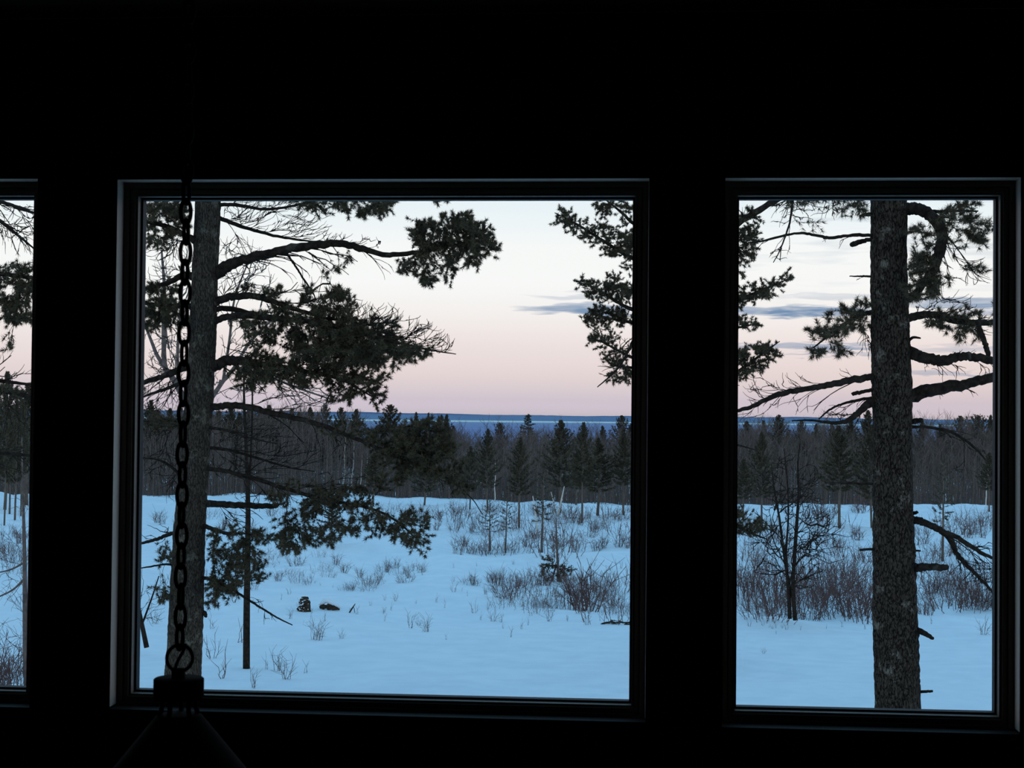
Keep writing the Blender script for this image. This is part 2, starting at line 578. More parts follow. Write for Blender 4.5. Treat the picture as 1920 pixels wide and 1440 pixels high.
def ring(mb, a, b, y0, y1):
    """rectangular ring between outer rect a and inner rect b, from depth y0 to y1"""
    def rect(r, y):
        return [(r[0], y, r[2]), (r[1], y, r[2]), (r[1], y, r[3]), (r[0], y, r[3])]
    v = rect(a, y0) + rect(b, y0) + rect(a, y1) + rect(b, y1)
    q = []
    for i in range(4):
        j = (i + 1) % 4
        q += [(i, j, 4 + j, 4 + i), (8 + i, 12 + i, 12 + j, 8 + j), (4 + i, 4 + j, 12 + j, 12 + i), (i, 8 + i, 8 + j, j)]
    mb.add(v, q=q)


def grow_rect(r, w):
    return (r[0] - w, r[1] + w, r[2] - w, r[3] + w)


def room():
    X0, X1, YK = -3.2, 2.6, -3.6
    holes = [grow_rect(w, MARGIN) for w in WIN]
    mb = MB()
    zb, zt = min(h[2] for h in holes), max(h[3] for h in holes)
    xs = [X0] + [v for h in holes for v in (h[0], h[1])] + [X1]
    for i in range(0, len(xs), 2):
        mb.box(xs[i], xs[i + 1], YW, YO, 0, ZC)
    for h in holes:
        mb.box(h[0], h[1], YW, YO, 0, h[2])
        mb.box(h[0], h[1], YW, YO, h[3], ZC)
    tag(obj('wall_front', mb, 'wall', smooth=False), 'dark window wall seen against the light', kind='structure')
    for n, b in (('wall_left', (X0 - .15, X0, YK, YO, -.2, ZC + .1)), ('wall_right', (X1, X1 + .15, YK, YO, -.2, ZC + .1)), ('wall_back', (X0, X1, YK - .15, YK, -.2, ZC + .1)),
                 ('floor', (X0, X1, YK, YO, -.2, 0)), ('wall_lower_storey', (X0 - .15, X1 + .15, YK - .15, YO, -3.6, -.2))):
        mb = MB()
        mb.box(*b)
        tag(obj(n, mb, 'floor' if n == 'floor' else 'siding' if 'lower' in n else 'wall', smooth=False), kind='structure')
    mb = MB()
    mb.box(X0 - .15, X1 + .15, YK - .15, YO + .02, ZC + .018, ZC + .25)
    ce = tag(obj('ceiling', mb, 'ceil', smooth=False), 'board ceiling running along the window wall', kind='structure')
    mb = MB()
    wv, th, c = .13, .018, .004
    prof = [(c, 0), (wv - c, 0), (wv - .001, c), (wv - .001, th), (.001, th), (.001, c)]
    v = [(x, y, z) for x in (X0, X1) for y, z in prof]
    mb.add(v, q=[(i, (i + 1) % 6, 6 + (i + 1) % 6, 6 + i) for i in range(6)])
    me = mb.mesh('plank', 'ceil', smooth=False)
    y = YW - wv
    while y > YK:
        link('plank', me, ce, (0, y, ZC))
        y -= wv
    for n, (w, h) in enumerate(zip(WIN, holes)):
        root = link(f'window_{n + 1}', None, None, ((w[0] + w[1]) / 2, YG, w[2]))
        root['_org'] = list(root.location)
        tag(root, LABELS[n], kind='structure')
        mb = MB()
        for a in ((h[0], h[0] + .0008, h[2], h[3]), (h[1] - .0008, h[1], h[2], h[3])):
            mb = MB()
            mb.box(a[0], a[1], YW + .0005, YB + .002, a[2] + .012, a[3])
            obj('jamb', mb, 'jamb', root, smooth=False)
        mb = MB()
        mb.box(h[0], h[1], YW + .0005, YB + .002, h[3] - .0008, h[3])
        obj('head_jamb', mb, 'jamb', root, smooth=False)
        mb = MB()
        mb.box(h[0], h[1], YW + .0005, YB + .002, h[2], h[2] + .006)
        obj('sill', mb, 'sill', root, smooth=False)
        r = h
        for name, wd, y0, y1, m in RINGS:
            mb = MB()
            ring(mb, r, grow_rect(r, -wd), y0, y1)
            obj(name, mb, m, root, smooth=False)
            r = grow_rect(r, -wd)
        mb = MB()
        ring(mb, r, grow_rect(r, -GW), 4.244, 4.2735)
        obj('glazing_gasket', mb, 'gasket', root, smooth=False)
        mb = MB()
        mb.box(r[0], r[1], YG, YG + .004, r[2], r[3])
        obj('pane', mb, 'glass', root, smooth=False)
        mb = MB()
        ring(mb, h, grow_rect(h, -.012), 4.277, YO)
        obj('outer_frame', mb, 'siding', root, smooth=False)


room()


def lamp():
    d = 2.5
    s = d / F
    c = at(337, 1234, d)                       # centre of the ring
    z = lambda py: c[2] - (py - 1234) * s * 1.0
    root = thing('hanging_lamp', 'dark lamp hanging on an iron chain before the middle window', 'lamp', (c[0], c[1], z(1500)))
    ex, ey, ez = np.eye(3)
    cy, sy = math.cos(.25), math.sin(.25)
    fx = np.array([cy, sy, 0])
    fy = np.array([-sy, cy, 0])
    pitch = 76.2 * s / 2
    # two kinds of link, turned a quarter against each other; each link is a child of its own
    ch = thing('chain', None, None, (c[0], c[1], c[2] + 0.02))
    ch.parent = root
    ch.location = (0, 0, c[2] + .02 - root.location.z)
    mes = []
    for k in range(2):
        mb = MB()
        w = .32 if k == 0 else 1.32
        a = np.array([math.cos(w), math.sin(w), 0])
        mb.torus((0, 0, 0), a, ez, .0080, .0200, .0034, 24, 7)
        mes.append(mb.mesh('chain_link', 'iron'))
    z0 = z(1157)
    i = -1
    while True:
        zz = z0 + i * pitch
        if zz > ZC - .05:
            break
        o = link('chain_link', mes[i % 2], ch, (.0006 * math.sin(i * 2.1), .0006 * math.cos(i * 1.3), zz - (c[2] + .02)))
        o.rotation_euler = (0, 0, .12 * math.sin(i * 1.7))
        i += 1
    mb = MB()
    mb.lathe([(.001, ZC), (.05, ZC), (.048, ZC - .012), (.02, ZC - .028), (.006, ZC - .03), (.005, ZC - .06), (.001, ZC - .06)], (c[0], c[1], 0), 32)
    obj('ceiling_hook', mb, 'iron', root)
    mb = MB()
    mb.torus(c, fx, ez, .0205, .0215, .0029, 40, 8)
    obj('ring', mb, 'iron', root)
    mb = MB()
    mb.tubes(spline([at(348, 1207, d), at(343, 1222, d), at(333, 1240, d), at(325, 1262, d)], 10), np.full(10, .0028), 8, True)
    obj('hook', mb, 'iron', root)
    mb = MB()
    mb.lathe([(.001, z(1252)), (.010, z(1252)), (.011, z(1256)), (.011, z(1274)), (.001, z(1274))], (c[0] - .002, c[1], 0), 24)
    obj('neck', mb, 'iron', root)
    mb = MB()
    mb.lathe([(.001, z(1271)), (.0385, z(1271)), (.0405, z(1273)), (.0405, z(1306)), (.038, z(1309)), (.001, z(1309))], (c[0] - .001, c[1], 0), 48)
    obj('cap', mb, 'shade', root)
    for a in (200, 255, 320, 30, 100):
        ca, sa = math.cos(math.radians(a)), math.sin(math.radians(a))
        mb = MB()
        P = np.array([[c[0] + ca * .026, c[1] + sa * .026, z(1307)], [c[0] + ca * .028, c[1] + sa * .028, z(1330)], [c[0] + ca * .034, c[1] + sa * .034, z(1348)]])
        mb.tubes(P, np.full(3, .0042), 8, True)
        obj('support_rod', mb, 'iron', root)
    mb = MB()
    mb.lathe([(.001, z(1338)), (.030, z(1338)), (.036, z(1340)), (.155, z(1510)), (.156, z(1514)), (.153, z(1514)), (.033, z(1344)), (.001, z(1344))], (c[0], c[1], 0), 56)
    obj('shade', mb, 'shade', root)
    mb = MB()
    mb.lathe([(.001, z(1345)), (.018, z(1345)), (.018, z(1390)), (.015, z(1395)), (.001, z(1395))], (c[0], c[1], 0), 24)
    obj('socket', mb, 'iron', root)
    mb = MB()
    mb.lathe([(.012, z(1393)), (.016, z(1402)), (.029, z(1430)), (.030, z(1445)), (.024, z(1462)), (.012, z(1473)), (.001, z(1476))], (c[0], c[1], 0), 24)
    obj('bulb', mb, 'bulb', root)


lamp()

# ------------------------------------------------------------------ growing branches, twigs and needles


def grow(nodes, ndir, targets, n=5, upcurl=0.0, follow=0.45, wig=0.05, ca=1.45, cb=.75):
    """connects each target to the best-placed node (limb or earlier twig) with a curved twig"""
    cap = len(nodes) + len(targets) * 2
    N = np.zeros((cap, 3))
    Dn = np.zeros((cap, 3))
    k = len(nodes)
    N[:k], Dn[:k] = nodes, ndir
    d0 = np.array([np.min(np.linalg.norm(nodes - t, axis=1)) for t in targets])
    out = np.zeros((len(targets), n, 3))
    tt = np.linspace(0, 1, n)[:, None]
    up = np.array([0, 0, 1.0])
    for m, i in enumerate(np.argsort(d0)):
        t = targets[i]
        v = t - N[:k]
        L = np.linalg.norm(v, axis=1) + 1e-6
        cos = np.einsum('ij,ij->i', v, Dn[:k]) / L
        j = np.argmin(L * (ca - cb * cos))
        p0, l = N[j], L[j]
        dv = v[j] / l
        p1 = p0 + (Dn[j] * follow + dv * (1 - follow)) * l * .4
        end = unit(dv + up * upcurl)
        p2 = t - end * l * .35
        P = (1 - tt) ** 3 * p0 + 3 * (1 - tt) ** 2 * tt * p1 + 3 * (1 - tt) * tt ** 2 * p2 + tt ** 3 * t
        P[1:-1] += rng.normal(size=(n - 2, 3)) * wig * l * .35
        out[m] = P
        N[k], N[k + 1] = P[n // 2], P[n * 3 // 4]
        Dn[k] = unit(P[n // 2 + 1] - P[n // 2 - 1])
        Dn[k + 1] = unit(t - P[n // 2])
        k += 2
    return out


def tufts(mb, pos, dr, ln, n=12, w=.007, spread=.55):
    """bundles of needles: a fan of thin three-sided blades from each position"""
    K = len(pos)
    if K == 0:
        return
    dr = unit(dr)
    dn = unit(dr[:, None, :] * rng.uniform(.5, 1.2, (K, n, 1)) + rng.normal(size=(K, n, 3)) * spread)
    L = ln * rng.uniform(.65, 1.1, (K, n, 1))
    side = unit(np.cross(dn, rng.normal(size=(K, n, 3)))) * w * .5
    b = np.broadcast_to(pos[:, None, :], dn.shape) + dn * L * .06
    V = np.stack([b - side, b + side, b + dn * L], 2).reshape(-1, 3)
    mb.add(V, t=np.arange(len(V)).reshape(-1, 3))


def along(tw, k, lo=.35):
    """k positions and directions on the outer part of every twig"""
    T_, n, _ = tw.shape
    u = np.concatenate([rng.uniform(lo, 1, (T_, k - 1)), np.ones((T_, 1))], 1) * (n - 1)
    i = np.minimum(u.astype(int), n - 2)
    f = (u - i)[..., None]
    a = np.take_along_axis(tw, i[..., None], 1)
    b = np.take_along_axis(tw, i[..., None] + 1, 1)
    return (a + (b - a) * f).reshape(-1, 3), unit(b - a).reshape(-1, 3)


def bough(tree, d, path, dd=0.0, clumps=(), fans=(), sides=8, m='limb', ln=.066, tuft_n=12, nw=.0075, k=6, knob=.08, twr=.0035, twm=None, name='branch', dens=1.0):
    """path: (px, py, radius px); dd: how far (m) the tip lies behind (+) or before (-) the foot.
    clumps: (cx, cy, rx, ry, count[, upcurl]) needle-bearing twigs; fans: the same without needles."""
    path = np.array(path, float)
    q = spline(path, max(6, len(path) * 6))
    s = np.linspace(0, 1, len(q))
    dep = d + dd * s
    P = np.array([at(x, y, e) for (x, y, r), e in zip(q, dep)])
    R = np.maximum(q[:, 2], .35) * dep / F
    nz = vnoise(P * 9.0 + 3) - .5
    R = R * (1 + knob * 2 * nz)
    P = P + rng.normal(size=P.shape) * (R[:, None] * .12)
    P[0] -= unit(P[1] - P[0]) * R[0] * 1.0
    mb = MB()
    mb.tubes(P, R, sides, True)
    ndir = unit(np.gradient(P, axis=0))
    nb = MB()
    for bare, spec in [(False, c) for c in clumps] + [(True, c) for c in fans]:
        cx, cy, rx, ry, cnt = spec[:5]
        cnt = cnt if bare else int(cnt * dens)
        uc = spec[5] if len(spec) > 5 else (.7 if bare else .25)
        nc = cnt if bare else max(3, cnt // 4)
        a, r = rng.uniform(0, 2 * math.pi, nc), np.sqrt(rng.uniform(.02, 1, nc))
        tx, ty = cx + rx * r * np.cos(a), cy + ry * r * np.sin(a)
        if not bare:                            # needles sit in loose bunches with gaps between
            pick = rng.integers(nc, size=cnt)
            tx, ty = tx[pick] + rng.normal(size=cnt) * min(rx, 7), ty[pick] + rng.normal(size=cnt) * min(ry, 5)
        near = np.argmin((q[None, :, 0] - tx[:, None]) ** 2 + (q[None, :, 1] - ty[:, None]) ** 2, axis=1)
        zr = max(.25, .8 * min(rx, ry) * d / F)
        te = dep[near] + rng.normal(size=cnt) * zr
        tgt = np.array([at(x, y, e) for x, y, e in zip(tx, ty, te)])
        tw = grow(P[len(P) // 8:], ndir[len(P) // 8:], tgt, 6, uc, .75, .04, 1.22, 1.05) if bare else grow(P[len(P) // 8:], ndir[len(P) // 8:], tgt, 6, uc)
        L = np.linalg.norm(tw[:, -1] - tw[:, 0], axis=1)
        tr = ((2.0 if bare else 1.3) * twr * np.clip(L / .5, .65, 1.7))[:, None] * np.linspace(1.3, .55, 6)[None, :]
        mb.tubes(tw, tr, 3)
        if not bare:
            p, dr = along(tw, k)
            tufts(nb, p, dr + np.array([0, 0, .15]), ln, tuft_n, nw)
    br = obj(name, mb, twm or m, tree)
    if nb.n:
        tag(obj('needles', nb, 'needles', br, smooth=False), kind='stuff')
    return br


def trunk(tree, d, path, lean=0.0, sides=64, rows=420, rough=.09, m='bark_pine', sc=.055, flare=0.0):
    """path: (px centre, py, width px) from the foot up; rough bark is real relief"""
    q = spline(np.array(path, float), rows)
    dep = d + lean * np.linspace(0, 1, rows)
    P = np.array([at(x, y, e) for (x, y, w), e in zip(q, dep)])
    R = np.maximum(q[:, 2], .6) * dep / F / 2
    R = R * (1 + flare * np.exp(-np.linspace(0, 1, rows) * 14))
    th = np.arange(sides) * 2 * math.pi / sides
    dirs = np.cos(th)[:, None] * RT + np.sin(th)[:, None] * np.array([FW[0], FW[1], 0])
    V = P[:, None, :] + dirs[None] * R[:, None, None]
    pn = V / sc * np.array([1, 1, .42])
    r1 = 1 - np.abs(2 * vnoise(pn) - 1)
    r2 = 1 - np.abs(2 * vnoise(pn * 2.3 + 7) - 1)
    big = vnoise(V / .35 + 11) - .5
    h = (.62 - r1) * .9 + (.6 - r2) * .5 + big * .7
    V = P[:, None, :] + dirs[None] * (R[:, None] * (1 + rough * h))[:, :, None]
    i = np.arange(rows - 1)[:, None] * sides + np.arange(sides)[None, :]
    j = np.arange(rows - 1)[:, None] * sides + (np.arange(sides)[None, :] + 1) % sides
    mb = MB()
    mb.add(V, q=np.stack([i, j, j + sides, i + sides], -1).reshape(-1, 4))
    o = obj('trunk', mb, m, tree)
    return o


def left_pine():
    d = 22.0
    foot = at(341, 1345, d)
    t = thing('pine_tree', 'big pine with lichened trunk behind the hanging chain', 'tree', foot)
    trunk(t, d, [(338, 1420, 84), (341, 1345, 72), (344, 1250, 66), (351, 1100, 63), (355, 1000, 59), (366, 850, 55), (377, 700, 51), (381, 600, 50), (388, 433, 48), (392, 300, 46), (398, 60, 40), (404, -250, 30), (410, -560, 18), (413, -760, 3)], flare=.12, rough=.07, m='bark_grey')
    B = lambda path, **kw: bough(t, d, path, **{'dens': 1.3, **kw})
    # the long arm with the round clump against the sky
    B([(400, 514, 12), (428, 499, 11), (455, 488, 9.5), (500, 476, 8.5), (545, 466, 8), (600, 459, 7.5), (640, 457, 7), (680, 467, 6), (720, 477, 5), (760, 476, 4.5), (800, 470, 3.5), (840, 462, 2.5), (885, 450, 1.5)], dd=-.8,
      clumps=[(845, 445, 75, 40, 260, .3), (880, 465, 50, 42, 160, .1), (815, 505, 50, 30, 110, -.2), (800, 440, 40, 28, 50), (875, 415, 28, 20, 40, .4), (613, 512, 12, 5, 5, -.3), (634, 513, 10, 6, 5, -.3), (653, 490, 8, 6, 5), (760, 498, 12, 14, 14, -.3)],
      fans=[(670, 448, 40, 12, 16, .5), (705, 452, 15, 12, 7, .8), (560, 510, 25, 30, 8, -.6), (500, 500, 60, 25, 16, -.3), (640, 495, 60, 22, 14, -.5), (722, 505, 20, 22, 8, -.9), (640, 442, 14, 8, 5, .5)], k=6)
    B([(536, 474, 2.2), (552, 496, 2), (566, 518, 1.8), (586, 548, 1.5), (592, 562, 1)], dd=.1, fans=[(580, 535, 16, 20, 6, -.4)], sides=6)
    # dead fan at the top right of the trunk
    B([(400, 404, 4.5), (430, 416, 4), (470, 430, 3.2), (520, 443, 2.5), (570, 451, 1.8), (600, 453, 1)], dd=.6, fans=[(520, 405, 85, 32, 130, .9), (470, 395, 55, 25, 60, .8), (580, 425, 45, 22, 55, .9), (620, 440, 20, 12, 16, .9), (450, 470, 45, 25, 25, .4)], twr=.003)
    B([(400, 384, 4), (440, 384, 3.4), (500, 392, 2.6), (560, 384, 2), (610, 372, 1)], dd=-.4, fans=[(520, 374, 90, 22, 90, .8), (580, 398, 50, 20, 45, .7)], twr=.003)
    # a bough from above the frame with hanging tufts
    B([(402, 300, 8), (470, 318, 6), (560, 338, 5), (640, 352, 3.5), (700, 362, 2), (745, 368, 1)], dd=-1.0, clumps=[(670, 382, 60, 22, 110, -.3), (610, 378, 45, 22, 60, -.2), (830, 372, 16, 12, 12, -.3), (710, 392, 22, 14, 28, -.4), (520, 360, 60, 18, 50)])
    # the dense middle mass
    B([(398, 570, 8), (420, 560, 7.5), (445, 555, 7), (480, 556, 6), (520, 568, 5), (560, 582, 4), (620, 598, 2.5), (660, 600, 1)], dd=-.6,
      clumps=[(630, 575, 38, 34, 130, .8), (560, 590, 55, 28, 120), (590, 545, 22, 16, 12, .8), (490, 545, 40, 16, 36, .6), (520, 610, 50, 30, 70, -.1), (640, 615, 40, 28, 90)],
      fans=[(600, 540, 50, 26, 36, 1.1), (440, 530, 40, 26, 30, .6), (680, 580, 30, 24, 26, 1.2)], k=6)
    B([(398, 582, 5), (430, 578, 5), (480, 590, 4.5), (560, 601, 4), (640, 612, 3), (700, 620, 2), (750, 632, 1)], dd=.5,
      clumps=[(690, 630, 62, 34, 200, .1), (600, 635, 62, 30, 170, 0), (740, 650, 45, 20, 80, 0), (530, 640, 50, 24, 60, -.2), (660, 665, 60, 22, 110, -.3)],
      fans=[(700, 590, 45, 26, 45, 1.2), (640, 560, 40, 20, 18, 1.2)], k=6)
    B([(396, 606, 7), (420, 595, 6.5), (460, 592, 6), (530, 598, 5), (600, 606, 4.5), (680, 626, 3.5), (740, 641, 2.5), (800, 655, 1.8), (855, 664, .8)], dd=-1.2,
      clumps=[(650, 650, 75, 34, 230, -.1), (720, 665, 55, 24, 120, -.2), (780, 668, 26, 16, 34, -.3), (590, 660, 55, 26, 90, -.2), (470, 620, 55, 26, 40, -.2)],
      fans=[(760, 610, 55, 26, 70, 1.3), (800, 625, 40, 24, 70, 1.3), (830, 642, 26, 20, 50, 1.2), (720, 585, 40, 22, 34, 1.2)], k=6)
    B([(392, 694, 10), (408, 684, 10), (425, 677, 9.5), (455, 677, 8), (490, 682, 6.5), (540, 690, 5), (600, 701, 3.5), (650, 716, 2.5), (695, 742, 1.2)], dd=-.5,
      clumps=[(500, 685, 62, 26, 150, 0), (560, 700, 60, 24, 130, -.2), (470, 706, 45, 22, 80, -.3), (630, 700, 45, 20, 70, -.3), (690, 718, 34, 26, 80, -.4), (640, 735, 40, 16, 45, -.4), (700, 745, 20, 12, 16, -.4), (660, 690, 50, 20, 70)],
      fans=[(470, 650, 60, 18, 30, .5), (540, 740, 60, 20, 24, -.5)], k=6)
    # the limb that dips across the woods
    B([(390, 768, 7), (410, 762, 6.5), (440, 760, 6.5), (470, 764, 6), (500, 772, 5.5), (560, 786, 5), (600, 796, 4.5), (640, 812, 4), (700, 836, 3.5), (760, 862, 2.5), (820, 884, 1.5), (880, 930, 1), (905, 965, .8)], dd=-1.4,
      clumps=[(790, 832, 62, 38, 260, 0), (760, 862, 50, 30, 130, -.1), (835, 872, 40, 34, 120, -.2), (720, 822, 36, 22, 70, .1), (640, 806, 40, 12, 30), (810, 800, 40, 14, 50, .3), (860, 905, 20, 20, 26, -.3)],
      fans=[(560, 745, 60, 18, 24, .5), (620, 840, 60, 18, 24, -.4), (860, 920, 30, 24, 18, -.6)], k=6)
    # low boughs before the snow
    B([(376, 876, 4), (420, 883, 4), (470, 895, 4), (530, 914, 3.8), (590, 932, 3.5), (640, 942, 3), (700, 955, 2.5), (745, 978, 2), (780, 1010, 1.2)], dd=-1.0,
      clumps=[(560, 930, 60, 26, 100, -.1), (660, 935, 60, 24, 110, 0), (580, 985, 70, 34, 130, -.3), (690, 980, 45, 26, 80, -.3), (770, 985, 34, 30, 80, -.3), (785, 1022, 20, 16, 26, -.4), (545, 1010, 40, 24, 60, -.4), (630, 1000, 40, 20, 44, -.4), (740, 1000, 26, 18, 26, -.4), (720, 905, 40, 16, 34, .2)],
      fans=[(480, 870, 90, 30, 60, .3), (640, 900, 60, 20, 24, .2), (500, 940, 60, 24, 30, -.3)], k=5)
    B([(380, 944, 7), (400, 944, 6.5), (430, 946, 6), (470, 948, 5.5), (505, 949, 5), (522, 948, 4)], dd=.4, fans=[(460, 985, 50, 26, 22, -.5)])
    B([(372, 985, 5), (395, 990, 4), (425, 1000, 3.2), (455, 1000, 2.2), (490, 1005, 1)], dd=-.7, clumps=[(430, 1020, 42, 38, 90, -.2), (470, 1045, 30, 30, 50, -.3), (410, 1075, 24, 40, 50, -.3), (490, 1010, 20, 22, 26, -.1), (520, 1020, 30, 16, 24, -.2)], k=5)
    B([(370, 1082, 4), (395, 1086, 3.2), (420, 1096, 2.8), (455, 1118, 2.4), (490, 1140, 2), (520, 1158, 1.6), (548, 1172, 1)], dd=-.9, clumps=[(420, 1085, 34, 34, 60, -.3), (405, 1120, 22, 22, 32, -.4), (445, 1070, 26, 30, 44), (485, 1075, 16, 20, 20)],
      fans=[(500, 1160, 20, 16, 8, -.6), (480, 1125, 18, 10, 6, .2)], k=5)
    B([(376, 1146, 4), (383, 1150, 5), (387, 1158, 2)], dd=0, name='branch_stub')
    # dead twig sprays low on the trunk
    B([(372, 838, 3.4), (420, 842, 3), (480, 858, 2.4), (540, 876, 1.6), (590, 884, .8)], dd=.5, fans=[(480, 830, 90, 26, 80, .3), (560, 850, 60, 24, 50, .2), (430, 880, 50, 24, 40, -.2)], twr=.003)
    B([(374, 800, 3), (420, 806, 2.6), (470, 822, 2), (520, 832, 1)], dd=-.5, fans=[(450, 800, 70, 22, 50, .3), (520, 815, 40, 18, 26, .2)], twr=.003)
    # left side
    B([(362, 686, 8), (345, 688, 7), (315, 702, 6), (285, 712, 5), (250, 722, 4), (200, 735, 2)], dd=.8, clumps=[(230, 715, 40, 26, 60)], fans=[(300, 740, 40, 26, 40, -.2), (305, 680, 34, 22, 30, .5)])
    B([(356, 712, 4), (330, 722, 3.6), (300, 733, 3), (265, 745, 2)], dd=-.5, fans=[(300, 760, 36, 18, 36, -.2)])
    B([(372, 455, 7), (345, 440, 6), (315, 425, 4.5), (285, 418, 3.5), (240, 412, 2)], dd=-.6, clumps=[(315, 415, 45, 30, 110, .2), (290, 390, 30, 20, 60, .3), (330, 390, 24, 18, 40, .3), (290, 450, 30, 20, 36, -.2)], fans=[(310, 470, 40, 26, 40)])
    B([(366, 520, 8), (345, 516, 7), (320, 528, 5.5), (295, 536, 4), (250, 548, 2)], dd=.4, clumps=[(300, 548, 44, 14, 50), (240, 540, 40, 24, 40)], fans=[(310, 510, 40, 24, 40, .4)])
    B([(364, 575, 6), (340, 572, 5.5), (310, 574, 4.5), (280, 570, 3.5), (240, 570, 2)], dd=-.4, clumps=[(305, 578, 44, 20, 110, 0), (280, 600, 30, 16, 40, -.2), (330, 600, 26, 18, 34, -.2)], fans=[(310, 630, 40, 22, 30, -.3)])
    B([(352, 800, 3.5), (320, 795, 3), (285, 790, 2.2), (240, 790, 1)], dd=.3, clumps=[(300, 790, 36, 16, 40, .1)], fans=[(310, 820, 45, 22, 50, -.1), (300, 870, 40, 24, 40, -.2)], twr=.003)
    B([(346, 900, 3), (322, 876, 2.5), (296, 862, 2), (260, 858, 1)], dd=-.3, fans=[(300, 880, 36, 30, 40, 0), (320, 920, 26, 26, 24, -.2)], twr=.003)
    B([(332, 997, 4), (310, 1005, 3.5), (285, 1014, 3), (250, 1022, 2)], dd=.2, fans=[(295, 1000, 34, 22, 22, -.1)])
    B([(330, 1060, 2.4), (310, 1058, 2), (285, 1062, 1.6), (265, 1065, 1)], dd=-.3, clumps=[(312, 1042, 14, 20, 24), (305, 1108, 14, 22, 26, -.2)], k=5)


left_pine()


